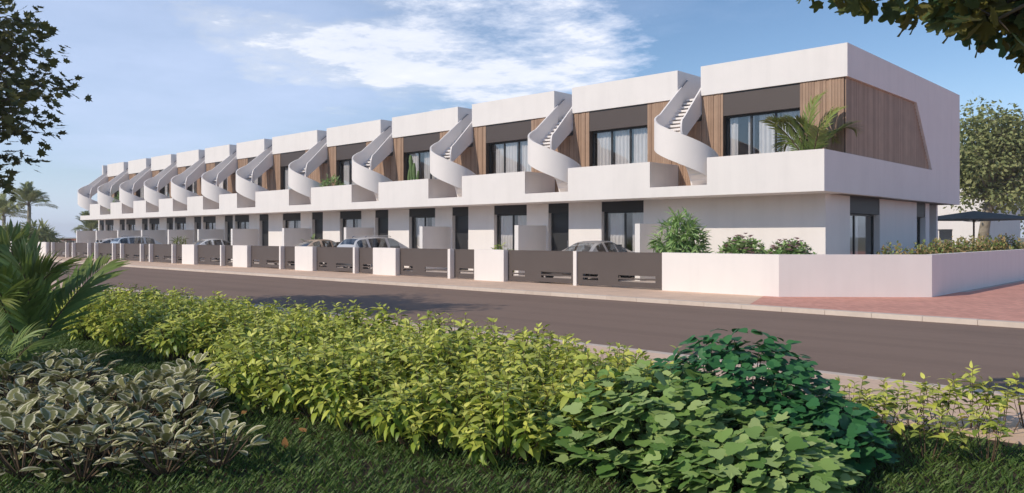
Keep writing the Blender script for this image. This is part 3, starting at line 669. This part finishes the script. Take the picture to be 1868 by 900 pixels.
def tree_thing(name, label, base, trunk_top, r0, centers, leaf_tmpl, leaf_size, per, spread, mat, bark, seed, cat='tree', group=None, flat=.45, up=.75, big=0):
    """trunk + limbs to every cluster; the crown is the leaf clusters"""
    r = np.random.default_rng(seed); root = thing(name, label, cat, base, 0, group); base = np.array(base, float); tt = np.array(trunk_top, float) - base
    t = MB(); t.tube([(0, 0, -.05), tuple(tt * .35 + r.normal(0, .05, 3) * [1, 1, 0]), tuple(tt * .7 + r.normal(0, .06, 3) * [1, 1, 0]), tuple(tt)], [r0 * 1.35, r0, r0 * .9, r0 * .75], 12); t.build('trunk', bark, root, True)
    lm = MB(); pos = []; dr = []; nm = []; sz = []
    for c in centers:
        c = np.array(c) - base; q = tt * r.uniform(.75, 1.0); mid = q * .45 + c * .55 + np.array([0, 0, .15]) * np.linalg.norm(c - q) * .5
        lm.tube([tuple(q), tuple(mid), tuple(c)], [r0 * .32, r0 * .16, .012], 5)
        m = per
        off = r.normal(0, 1, (m, 3)) * spread * np.array([1, 1, flat]); off *= np.minimum(1, 1.9 * spread / (np.linalg.norm(off, axis=1, keepdims=True) + 1e-6))
        pos.append(c + off); d = off + r.normal(0, spread * .5, (m, 3)); d[:, 2] -= spread * .35; dr.append(d)
        nn = r.normal(0, .45, (m, 3)); nn[:, 2] += up; nm.append(nn); sz.append(leaf_size * r.uniform(.7, 1.2, m))
        for k in range(3):
            e_ = c + off[k]; lm.tube([tuple(c), tuple(e_)], [.010, .004], 3, False)
    lm.build('limbs', bark, root, True)
    pos, dr, nm, sz = map(np.concatenate, (pos, dr, nm, sz))
    if big:                                   # largest-showing leaves as parts of their own
        me = one_leaf('leaf', leaf_tmpl, mat); idx = big(pos + base) ; keep = np.ones(len(pos), bool); keep[idx] = False
        for i in idx: o = obj('leaf', me, root); o.matrix_basis = leaf_matrix(pos[i], dr[i], nm[i], sz[i])
        pos, dr, nm, sz = pos[keep], dr[keep], nm[keep], sz[keep]
    o = obj('crown', leaves_mesh('crown', leaf_tmpl, pos, dr, nm, sz, mat), root)
    return root
def ellipsoid_centers(c, rad, n, seed, inner=.45, cond=None):
    r = np.random.default_rng(seed); out = []
    while len(out) < n:
        v = r.normal(0, 1, 3); v /= np.linalg.norm(v); p_ = np.array(c) + v * np.array(rad) * r.uniform(inner, 1.0)
        if cond is None or cond(p_): out.append(p_)
    return out
fwd = np.array([-math.sin(R(YAW)), math.cos(R(YAW))]); rgt = np.array([math.cos(R(YAW)), math.sin(R(YAW))])
def at_view(px, d, z=0):                    # plan position from a bearing and a distance, used to survey where plants stand
    q = fwd * d + rgt * ((px - 933.5) / 1441.2 * d); return (float(q[0]), float(q[1]), z)
def shrub_mesh(name, n_shoot, rad, h, leaf, mat, seed, tmpl=OVATE, young=True, node=.045, frac=.7, lump=0.0, sag=.5):
    r = np.random.default_rng(seed); pos = []; dr = []; nm = []; sz = []; yg = []; st = MB()
    for i in range(n_shoot):
        a = r.uniform(0, 2 * math.pi); q = math.sqrt(r.uniform(0, 1)); tip = np.array([math.cos(a) * q * rad, math.sin(a) * q * rad, h * (1 - .42 * q ** 2.2) * r.uniform(.76, 1.15) * (1 + lump * math.sin(3 * a + seed) * q)])
        b0 = np.array([tip[0] * .35, tip[1] * .35, 0]); mid = b0 * .4 + tip * .6 + np.array([tip[0], tip[1], 0]) * .12; mid[2] = tip[2] * .55
        B = lambda t: (1 - t) ** 2 * b0 + 2 * t * (1 - t) * mid + t * t * tip
        st.tube([tuple(B(0)), tuple(B(.5)), tuple(B(1))], [.006, .004, .002], 4, False)
        ln = np.linalg.norm(tip - b0) * frac; k = max(3, int(ln / node)); ph = r.uniform(0, 3)
        for j in range(k):
            t = 1 - frac * (j + .2) / k; p_ = B(t); 
            for s in (0, math.pi):
                az = ph + j * 1.57 + s; el = .55 - sag * min(1.6, j / 4) + r.normal(0, .2)
                if j == 0: el = .9
                d = np.array([math.cos(az) * math.cos(el), math.sin(az) * math.cos(el), math.sin(el)])
                pos.append(p_); dr.append(d); nm.append(np.array([0, 0, 1]) + r.normal(0, .32, 3)); sz.append(leaf * r.uniform(.7, 1.15) * (.62 if j == 0 else 1)); yg.append(max(0, (1 - j * .28)) * r.uniform(.1, 1.0))
    me = leaves_mesh(name, tmpl, pos, dr, nm, sz, mat, yg, extra=st)
    return me
# ================================================================== FOREGROUND PLANTING
LH = leaf_ovate(.25, .5, .215, 5)
HS = [shrub_mesh('foliage', 60, .60, .63, .115, 'leaf_hedge', 20 + i, LH, node=.047, lump=.30, sag=.75) for i in range(5)]
r = random.Random(5); k = 0
for row, yy in enumerate((4.85, 5.55, 6.25, 4.2)):
    x = -17.6 + row * .25 if row < 3 else -7.6
    while x < -3.6 - (.5 if row == 2 else 0):
        yj = yy + r.uniform(-.14, .14); fade = min(1, .55 + .5 * min(1, (x + 18.5) / 3))
        t = thing('hedge_shrub', 'yellow-green leafy shrub in the long clipped hedge along the near pavement', 'shrub', (x + r.uniform(-.12, .12), yj, -.02), r.uniform(0, 6), 'shrubs of the yellow-green hedge')
        o = obj('foliage', HS[k % 5], t); s = r.uniform(.88, 1.08) * fade; o.scale = (s, s, s * r.uniform(.9, 1.1) * (1.0 if row < 2 else .95)); k += 1
        x += r.uniform(.62, .76)
SP = [shrub_mesh('foliage', 9, .34, .58, .15, 'leaf_hedge', 120 + i, LH, node=.06, frac=.5, lump=.2, sag=.5) for i in range(3)]
for i, (px, d, s) in enumerate(((1545, 6.9, .9), (1615, 6.6, .85), (1660, 6.9, .9), (1715, 6.7, .9), (1770, 6.8, 1.0), (1825, 6.6, .95), (1875, 6.8, 1.0), (1580, 6.1, .9), (1690, 5.9, .9), (1800, 5.8, .9), (1130, 7.1, .7), (1090, 7.6, .75))):
    x, y, z = at_view(px, d, -.02); t = thing('low_shrub', f'{ORD[i + 1] if i < 7 else ORD[i - 6]} low yellow-green shrub from the lobed-leaf mound, {"back" if i < 7 else "front"} row at the right', 'shrub', (x, y, z), i, 'low shrubs right of the broad-leaved bush')
    if i >= 10: t['label'] = 'yellow-green shrub at the right end of the hedge, ' + ('touching the dark bush' if i == 10 else 'second from the dark bush'); t['group'] = 'hedge end shrubs'
    obj('foliage', HS[i % 5] if i >= 10 else SP[i % 3], t, scale=s * .85)
# variegated plants, bottom left: every leaf is a piece of its own plant
VL = [one_leaf('leaf', leaf_ovate(f, d, w, 7, True), 'leaf_varieg', True) for f, d, w in ((.22, .15, .27), (.3, .3, .25), (.15, .05, .29))]
spots = []
for i in range(44):
    spots.append((random.Random(i + 50).uniform(-40, 360), 5.9 + (i % 8) * .42 + random.Random(i).uniform(-.1, .1)))
spots += [(330, 5.9), (90, 5.7), (210, 5.6), (400, 5.6), (300, 5.4), (40, 5.4), (150, 5.3)]
for i, (px, d) in enumerate(spots):
    rr = random.Random(300 + i); x, y, z = at_view(px, d, -.02)
    t = thing('variegated_plant', 'grey-green plant with cream-edged oval leaves in the bottom left bed', 'plant', (x, y, z), rr.uniform(0, 6), 'cream-edged leafy plants')
    for j in range(34):
        low = j >= 22; a = j * 2.399 + rr.uniform(-.3, .3); q = math.sqrt((j + .5) / 22) * .33 if not low else rr.uniform(.2, .4); el = rr.uniform(.05, .6) + .5 * max(0, 1 - q / .36); zz_ = .17 + .18 * (1 - q / .36) + rr.uniform(-.05, .05) if not low else rr.uniform(.06, .18)
        p_ = (math.cos(a) * q * .75, math.sin(a) * q * .75, zz_); d_ = (math.cos(a) * math.cos(el), math.sin(a) * math.cos(el), math.sin(el))
        o = obj('leaf', VL[j % 3], t); o.matrix_basis = leaf_matrix(p_, d_, (rr.gauss(0, .25), rr.gauss(0, .25), 1), rr.uniform(.11, .165))
    st = MB()
    for j in range(15):
        a = j * 2.399; q = math.sqrt((j + .5) / 15) * .27; st.tube([(0, 0, 0), (math.cos(a) * q * .6, math.sin(a) * q * .6, .14), (math.cos(a) * q, math.sin(a) * q, .26)], [.008, .006, .004], 4, False)
    st.build('stems', 'stem_brown', t)
# broad-leaved bush, bottom right
def broad_bush(name, label, px, d, rad, h, n, seed, size, tmpls, n_fill, mat='leaf_broad'):
    rr = np.random.default_rng(seed); x, y, z = at_view(px, d, -.02); t = thing(name, label, 'bush', (x, y, z)); mes = [one_leaf('leaf', q, mat) for q in tmpls]; st = MB(); P = []
    for i in range(n + n_fill):
        a = rr.uniform(0, 2 * math.pi); q = math.sqrt(rr.uniform(0, 1)); top = h * math.sqrt(max(.05, 1 - q * q * .85)); zz_ = top * (rr.uniform(.75, 1.05) if i < n else rr.uniform(.3, .92))
        p_ = np.array([math.cos(a) * q * rad, math.sin(a) * q * rad, zz_]); d_ = np.array([math.cos(a), math.sin(a), 0]) * (.5 + q) + rr.normal(0, .45, 3); d_[2] = d_[2] * .5 - .12
        nn = np.array([math.cos(a) * q * .7 - .12, math.sin(a) * q * .7 - .3, 1.0]) + rr.normal(0, .22, 3); P.append((p_, d_, nn, size * rr.uniform(.65, 1.15)))
        if i % (3 if mat == 'leaf_broad' else 14) == 0: st.tube([(p_[0] * .2, p_[1] * .2, 0), (p_[0] * .8, p_[1] * .8, zz_ * .6), tuple(p_)], [.009, .006, .003], 4, False)
    for i, (p_, d_, nn, s) in enumerate(P[:n]): o = obj('leaf', mes[i % len(mes)], t); o.matrix_basis = leaf_matrix(p_, d_, nn, s)
    F = P[n:]; stuff(obj('inner_foliage', leaves_mesh('inner_foliage', tmpls[0], [f[0] for f in F], [f[1] for f in F], [f[2] for f in F], [f[3] for f in F], mat), t)); st.build('stems', 'stem_green', t)
broad_bush('broad_leaf_bush', 'mound of pale green lobed leaves touching the right end of the hedge', 1195, 5.9, .84, .68, 300, 71, .14, (HEART, leaf_fan(lobed([-2.0, -1.0, 0, 1.0, 2.0], [.36, .5, .62, .5, .36], .33, .2), .25, .35)), 700)
broad_bush('round_leaf_bush', 'taller dark green bush with round glossy leaves behind the pale lobed mound', 1345, 6.3, .74, .92, 300, 72, .105, (leaf_ovate(.1, .1, .42, 5), leaf_ovate(.15, .15, .36, 5)), 1500, 'leaf_round')
broad_bush('broad_leaf_bush', 'low spread of pale green lobed leaves in front of the round-leaved bush', 1345, 5.25, .66, .46, 230, 74, .135, (HEART, leaf_fan(lobed([-2.0, -1.0, 0, 1.0, 2.0], [.36, .5, .62, .5, .36], .33, .2), .25, .35)), 500)
broad_bush('broad_leaf_bush', 'dark green low bush right of the other broad-leaved bushes', 1480, 5.8, .5, .50, 200, 73, .115, (HEART,), 350, 'leaf_round')
# left palm and lawn
x, y, z = at_view(48, 10.2, -.02)
rv = 2.31    # bearing helper: frond azimuths spread to either side of the view
FA = [frond_mesh('frond', 1.5, 26, .56, a, 'leaf_palm', 60 + i, young=.6) for i, a in enumerate((.6, .8, 1.0))]
palm('dark green feathery palm growing at the left edge before the hedge', x, y, z, 8, 1.65, 82, 14, 3, mesh=FA, az=[-.9, 2.6, -.5, 1.9, 3.6, -1.9, .3, 2.3, .7, -2.0, 4.2])
x, y, z = at_view(-20, 8.2, -.02)
palm('young feathery palm at the far left edge beside the cream-edged plants', x, y, z, 7, .95, 55, 15, 4, az0=1.0)
rr = np.random.default_rng(8); N = 150000; q = rr.uniform(0, 1, (N, 2)); bx_ = -17 + 19.5 * q[:, 0]; by_ = 1.0 + 6.2 * q[:, 1]
dv = bx_ * fwd[0] + by_ * fwd[1]; keep = (dv > 4.6) & (np.abs(bx_ * rgt[0] + by_ * rgt[1]) < .72 * dv); bx_, by_ = bx_[keep], by_[keep]; N = len(bx_); a = rr.uniform(0, 6.28, N)
G = (np.array([(-.06, 0, 0), (.06, 0, 0), (.03, .6, .08), (0, 1, .3)]), [(0, 1, 2), (0, 2, 3)], np.zeros(4))
dr = np.stack([np.cos(a) * .5, np.sin(a) * .5, np.ones(N)], 1) + rr.normal(0, .15, (N, 3)); nm_ = np.stack([np.cos(a), np.sin(a), np.zeros(N)], 1)
o = obj('grass', leaves_mesh('grass', G, np.stack([bx_, by_, np.full(N, -.022)], 1), dr, nm_, rr.uniform(.05, .11, N), 'grass_blade')); stuff(o); o['label'] = 'short dark lawn grass between the planting beds'; o['category'] = 'grass'
N = 60; px = rr.uniform(300, 760, N); dd = rr.uniform(6.0, 8.6, N); pos = [at_view(a, b, rr.uniform(.0, .06)) for a, b in zip(px, dd)]
o = obj('fallen_leaves', leaves_mesh('fallen_leaves', OVATE_FLAT, pos, rr.normal(0, 1, (N, 3)) * [1, 1, .2], np.array([0, 0, 1]) + rr.normal(0, .3, (N, 3)), rr.uniform(.05, .11, N), 'leaf_dry')); stuff(o); o['label'] = 'dry orange leaves scattered on the lawn before the hedge'; o['category'] = 'dry leaves'

# ================================================================== TREES NEAR THE CAMERA
def offframe_ok(p_):
    d = p_[0] * fwd[0] + p_[1] * fwd[1]; rr_ = p_[0] * rgt[0] + p_[1] * rgt[1]; px = 933.5 + rr_ / d * 1441
    return d > 6
cl = [c for c in ellipsoid_centers((-19.8, 2.7, 5.0), (4.2, 3.1, 2.9), 175, 5, .35)]
tree_thing('maple_tree', 'dark leafy tree overhanging the left edge of the street', (-19.6, 2.7, -.02), (-19.2, 2.9, 3.4), .2, cl, MAPLE, .205, 62, .40, 'leaf_tree', 'bark', 31, flat=.32, up=.9)
# fig tree on the right: limbs reach over the camera's right-hand side
cl = []
rr = np.random.default_rng(17)
for px, py, d, n in ((1500, -24, 6.4, 1), (1555, -18, 6.3, 1), (1600, -16, 6.2, 1), (1650, -36, 6.4, 1), (1700, -24, 6.1, 2), (1745, -10, 6.0, 3), (1785, 8, 5.9, 4), (1815, 30, 5.8, 3), (1850, 40, 5.8, 4), (1865, 0, 6.0, 4), (1800, -30, 6.2, 4), (1900, 35, 5.8, 4), (1720, -60, 6.4, 3), (1600, -90, 6.5, 2), (1940, 60, 5.7, 3)):
    for j in range(n):
        ppx = px + rr.normal(0, 12 if n > 1 else 4); ppy = py + rr.normal(0, 12 if n > 1 else 3); dd = d + rr.normal(0, .15); x, y, z = at_view(ppx, dd, 1.65 + (430.5 - ppy) / 1441 * dd); cl.append((x, y, z))
cl += ellipsoid_centers((.6, 5.3, 4.9), (2.6, 2.0, 1.2), 40, 9, .3, lambda p_: (p_[2] - 1.65) / (p_[0] * fwd[0] + p_[1] * fwd[1]) > .36 or (p_[0] * rgt[0] + p_[1] * rgt[1]) / (p_[0] * fwd[0] + p_[1] * fwd[1]) > .70)
cl += ellipsoid_centers((-4.0, 3.8, 4.7), (.8, .7, .4), 14, 21, .1)
def fig_big(w):
    d = w[:, 0] * fwd[0] + w[:, 1] * fwd[1]; px = 933.5 + (w[:, 0] * rgt[0] + w[:, 1] * rgt[1]) / d * 1441; py = 430.5 - (w[:, 2] - 1.65) / d * 1441
    return np.where((d > 1) & (px > 0) & (px < 1890) & (py > -30))[0][:300]
tree_thing('fig_tree', 'fig tree with large lobed leaves hanging into the top right corner', (2.3, 5.4, -.02), (1.6, 5.4, 3.6), .16, cl, FIG, .18, 15, .10, 'leaf_fig', 'bark', 33, flat=.8, up=.2, big=fig_big)

# ================================================================== GARDEN PLANTS
FB = [frond_mesh('frond', 1.5, 30, .34, a, 'leaf_palm', 30 + i, young=1.0) for i, a in enumerate((.85, 1.05, 1.2))]
palm('bushy potted palm with arching fronds on the corner house balcony', -10.6, 25.3, 3.85, 10, 2.75, 66, 14, 6, mesh=FB, az=[-.75, 2.6, 2.0, -1.1, 2.33, -.5, 2.3, -.8, 1.2, 3.6, .2])
o = MB().tube([(0, 0, 0), (0, 0, .40)], [.16, .22], 16); t = thing('plant_pot', 'dark round pot holding the balcony palm', 'pot', (-10.6, 25.3, ZF)); o.build('pot', 'planter_dark', t, True)
# fine-leaved tall shrub behind the corner wall
def fan_shrub(label, x, y, h, rad, n, seed, mat='leaf_shrub', leaf=.34, name='fan_leaf_shrub'):
    rr = np.random.default_rng(seed); t = thing(name, label, 'shrub', (x, y, 0)); P = []; st = MB()
    for i in range(n):
        a = rr.uniform(0, 6.28); q = math.sqrt(rr.uniform(0, 1)); z_ = h * rr.uniform(.25, 1) * math.sqrt(1 - .6 * q * q); c = np.array([math.cos(a) * q * rad, math.sin(a) * q * rad, z_]); st.tube([(c[0] * .3, c[1] * .3, 0), tuple(c)], [.008, .004], 4, False)
        out = np.array([math.cos(a) * q, math.sin(a) * q, .5 * z_ / h]) 
        for j in range(9):
            d = out + rr.normal(0, .55, 3); d[2] -= .15; P.append((c, d, np.array([0, 0, 1]) + rr.normal(0, .3, 3), leaf * rr.uniform(.6, 1.1)))
    obj('foliage', leaves_mesh('foliage', leaf_ovate(.2, .3, .09, 4), [p[0] for p in P], [p[1] for p in P], [p[2] for p in P], [p[3] for p in P], mat), t); st.build('stems', 'stem_green', t); return t
fan_shrub('tall bright green shrub with slender leaves behind the corner garden wall', -13.95, 22.9, 2.4, .78, 230, 3, leaf=.42)
def flower_shrub(label, x, y, s, seed, mat, flowers, name='flowering_shrub'):
    t = thing(name, label, 'shrub', (x, y, 0)); me = shrub_mesh('foliage', 210, .66, 1.0, .15, mat, seed, OVATE_FLAT, node=.06); obj('foliage', me, t, scale=(s * 1.4, s * 1.2, s * 1.5))
    rr = np.random.default_rng(seed); N = flowers * 8; base = []; dr = []
    for i in range(flowers):
        a = rr.uniform(0, 6.28); q = math.sqrt(rr.uniform(0, 1)); c = np.array([math.cos(a) * q * .78 * s, math.sin(a) * q * .7 * s, 1.66 * s * (1 - .38 * q ** 2.2) * rr.uniform(.9, 1.06)])
        for j in range(8): b_ = j * .785; base.append(c); dr.append((math.cos(b_), math.sin(b_), .6))
    if flowers: obj('flowers', leaves_mesh('flowers', OVATE_FLAT, base, dr, np.tile([0, 0, 1.], (N, 1)), np.full(N, .105), 'petal'), t)
flower_shrub('rounded pink-flowered shrub behind the white wall, the left of two', -11.1, 21.7, .98, 81, 'leaf_shrub', 85)
flower_shrub('rounded pink-flowered shrub behind the white wall, the right of two', -9.75, 21.9, .92, 82, 'leaf_shrub', 85)
for i, (x, y, s) in enumerate(((-7.7, 24.3, .86), (-7.25, 25.2, .88), (-7.2, 26.3, .92), (-7.2, 27.4, .9), (-7.2, 28.6, .95), (-7.2, 29.8, .95), (-7.2, 31.2, .98), (-7.2, 32.8, 1.0), (-7.2, 34.6, 1.0), (-7.2, 36.5, 1.0))):
    t = thing('border_shrub', f'{ORD[i + 1]} orange and green leafed border shrub from the splayed wall corner', 'shrub', (x, y, 0), i, 'orange-tinged shrubs along the side wall')
    if i < 3: BS = globals().setdefault('BS', []); BS.append(shrub_mesh('foliage', 120, .70, 1.0, .15, 'leaf_autumn', 90 + i, OVATE_FLAT, node=.075))
    obj('foliage', BS[i % 3], t, scale=(s, s, s * 1.5))
FS = [frond_mesh('frond', 1.5, 18, .40, a, 'leaf_palm', 40 + i, young=.3) for i, a in enumerate((.6, .9))]
palm('small potted palm in the garden left of the bronze car', -37.9, 24.2, .75, 7, .95, 60, 20, 8, mesh=FS, az0=.5)
o = MB().tube([(0, 0, 0), (0, 0, .8)], [.16, .2], 14); t = thing('plant_pot', 'pot of the small palm left of the bronze car', 'pot', (-37.9, 24.2, 0)); o.build('pot', 'planter_dark', t, True)
fan_shrub('small spiky yellow-green plant behind the first broad white pier', -21.3, 21.9, 1.35, .35, 40, 5, 'leaf_hedge', .3, 'spiky_plant')
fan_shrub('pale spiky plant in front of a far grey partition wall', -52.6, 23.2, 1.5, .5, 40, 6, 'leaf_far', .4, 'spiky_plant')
t = thing('cactus', 'tall green cactus on the fourth house balcony', 'cactus', (-31.1, 25.5, ZF))
for i, (x, y, h) in enumerate(((0, 0, 2.3), (.22, .05, 1.9), (-.2, .1, 1.7), (.4, .12, 1.5))):
    m = MB(); K = 10
    for zz_ in np.linspace(0, 1, 9):
        for q in range(K): aa = 2 * math.pi * q / K; rr_ = (.085 if q % 2 else .115) * (1 if zz_ < .9 else .6) * (.8 + .2 * math.sin(zz_ * 9 + i)); m.v.append((x + rr_ * math.cos(aa) + .05 * math.sin(zz_ * 4 + i), y + rr_ * math.sin(aa), h * zz_))
    for j in range(8):
        for q in range(K): m.f.append((j * K + q, j * K + (q + 1) % K, (j + 1) * K + (q + 1) % K, (j + 1) * K + q))
    m.f.append(tuple(8 * K + q for q in range(K))); m.build('column', 'stem_cactus', t, True)
for lab, x, y, z, h, rad, n, sd, lf in (('leafy green plant on the fifth house balcony beside its stair', -37.6, 25.3, ZF, 1.75, .6, 70, 12, .3), ('bright green plant on the eleventh house balcony', -69.0, 25.3, ZF, 1.9, .6, 60, 13, .35)):
    t = fan_shrub(lab, x, y, h, rad, n, sd, 'leaf_shrub', lf, 'balcony_plant'); t.location.z = z

# ================================================================== BACKGROUND
# parasol behind the corner house
px_, py_, _ = at_view(1776, 40); t = thing('parasol', 'large slate-grey square parasol behind the corner house', 'parasol', (px_, py_, 0), R(YAW + 3))
m = MB(); Rr = 2.15; m.v = [(-Rr, -Rr, 2.48), (Rr, -Rr, 2.48), (Rr, Rr, 2.48), (-Rr, Rr, 2.48), (0, 0, 2.92), (-Rr, -Rr, 2.44), (Rr, -Rr, 2.44), (Rr, Rr, 2.44), (-Rr, Rr, 2.44), (0, 0, 2.86)]
m.f = [(0, 1, 4), (1, 2, 4), (2, 3, 4), (3, 0, 4), (5, 9, 6), (6, 9, 7), (7, 9, 8), (8, 9, 5), (0, 5, 6, 1), (1, 6, 7, 2), (2, 7, 8, 3), (3, 8, 5, 0)]; m.build('canopy', 'canvas_slate', t)
MB().tube([(0, 0, 0), (0, 0, 2.85)], .045, 10).build('pole', 'stem_brown', t, True); MB().box(-.35, .35, -.35, .35, 0, .08).build('base', 'planter_dark', t)
for s in range(4):
    a = s * 1.5708 + .785; MB().tube([(0, 0, 2.35), (math.cos(a) * 1.5, math.sin(a) * 1.5, 2.55)], .015, 5).build('rib', 'steel', t)
# white house behind
hx, hy, _ = at_view(1801, 58); t = thing('white_house', 'plain white house far behind the corner house, with a shuttered window', 'house', (hx, hy, 0))
wall_with_openings(-14, 0, 0, .3, 0, 5.6, [(-5.4, -2.3, 0, 2.9)]).box(-.3, 0, .3, 11, 0, 5.6).box(-14, -.3, 10.7, 11, 0, 5.6).box(-14, -13.7, .3, 10.7, 0, 5.6).build('wall', 'white_render', t)
MB().box(-13.69, -.31, .31, 10.69, 5.2, 5.4).build('roof', 'plot_paving', t)
MB().box(-5.398, -2.302, .03, .25, 2.15, 2.898).build('shutter_box', 'soffit_paint', t)
f_ = MB()
for a in (-5.39, -4.4, -3.37, -2.39): f_.box(a, a + .08, .2, .27, .05, 2.145)
f_.box(-5.39, -2.31, .205, .265, .0, .05)
wn_ = f_.build('window', 'white_trim', t)
for a, b in ((-5.31, -4.4), (-4.32, -3.37), (-3.29, -2.39)): MB().box(a, b, .225, .24, .05, 2.145).build('pane', 'window_glass', wn_)
MB().box(-5.6, -2.2, 1.2, 1.3, 0, 3).build('room_wall', 'room_paint', t)
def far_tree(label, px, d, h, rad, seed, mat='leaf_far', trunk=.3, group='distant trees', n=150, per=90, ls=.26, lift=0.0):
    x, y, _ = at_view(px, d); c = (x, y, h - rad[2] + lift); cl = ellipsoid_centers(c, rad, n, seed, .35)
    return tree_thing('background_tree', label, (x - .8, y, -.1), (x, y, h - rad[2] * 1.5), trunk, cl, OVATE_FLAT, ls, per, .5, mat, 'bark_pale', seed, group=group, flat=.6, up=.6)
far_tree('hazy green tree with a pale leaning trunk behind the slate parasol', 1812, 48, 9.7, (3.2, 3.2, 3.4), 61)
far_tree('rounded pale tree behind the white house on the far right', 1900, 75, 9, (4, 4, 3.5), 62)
for i, (px, d, s) in enumerate(((1700, 43, .9), (1716, 46, .8))):
    x, y, _ = at_view(px, d); t = thing('background_shrub', ['bright green bush between the house and the parasol, left of two', 'bright green bush between the house and the parasol, right of two'][i], 'shrub', (x, y, 0)); obj('foliage', shrub_mesh('foliage', 50, .9, 1.5, .2, 'leaf_shrub', 140 + i, OVATE_FLAT, node=.12), t, scale=s)
# far left: palms, banana, tiled wall
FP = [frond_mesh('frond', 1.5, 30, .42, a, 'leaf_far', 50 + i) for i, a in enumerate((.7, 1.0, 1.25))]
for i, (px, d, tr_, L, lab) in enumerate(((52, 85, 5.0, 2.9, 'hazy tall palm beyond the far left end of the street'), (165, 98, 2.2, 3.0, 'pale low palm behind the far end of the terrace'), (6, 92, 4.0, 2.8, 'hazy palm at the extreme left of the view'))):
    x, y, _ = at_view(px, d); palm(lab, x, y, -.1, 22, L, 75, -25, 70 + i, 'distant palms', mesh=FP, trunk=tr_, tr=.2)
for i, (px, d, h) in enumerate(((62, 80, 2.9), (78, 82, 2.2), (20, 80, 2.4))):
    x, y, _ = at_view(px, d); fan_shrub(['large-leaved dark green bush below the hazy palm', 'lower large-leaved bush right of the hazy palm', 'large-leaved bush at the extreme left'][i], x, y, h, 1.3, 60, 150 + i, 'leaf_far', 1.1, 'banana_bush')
t = thing('tiled_wall', 'low wall with red clay tile coping beyond the end of the terrace', 'wall', (-100, 28.5, 0)); MB().box(-35, 20, 0, .3, 0, 1.15).build('wall', 'white_render', t)
m = MB()
for i in range(150):
    x = -35 + i * .366; m.prism([(x + .02, 1.17), (x + .09, 1.34), (x + .27, 1.34), (x + .35, 1.17)], 'y', -.25, .55)
stuff(m.build('roof_tiles', 'terracotta', t))

# ================================================================== HAZE
hz = MB().box(-905, 905, -905, 905, -1.2, 12.5).build('haze', 'white_trim'); stuff(hz); hz['label'] = 'thin pale summer haze filling the air of the street'; hz['category'] = 'haze'
hm = bpy.data.materials.new('haze_air'); hm.use_nodes = True; t = NT(hm)
pv = t.n('ShaderNodeVolumePrincipled', {'Color': (1.0, .96, .93, 1), 'Density': HAZE, 'Anisotropy': .1}); t.n('ShaderNodeOutputMaterial', {'Volume': pv.outputs[0]})
hz.data.materials.clear(); hz.data.materials.append(hm)
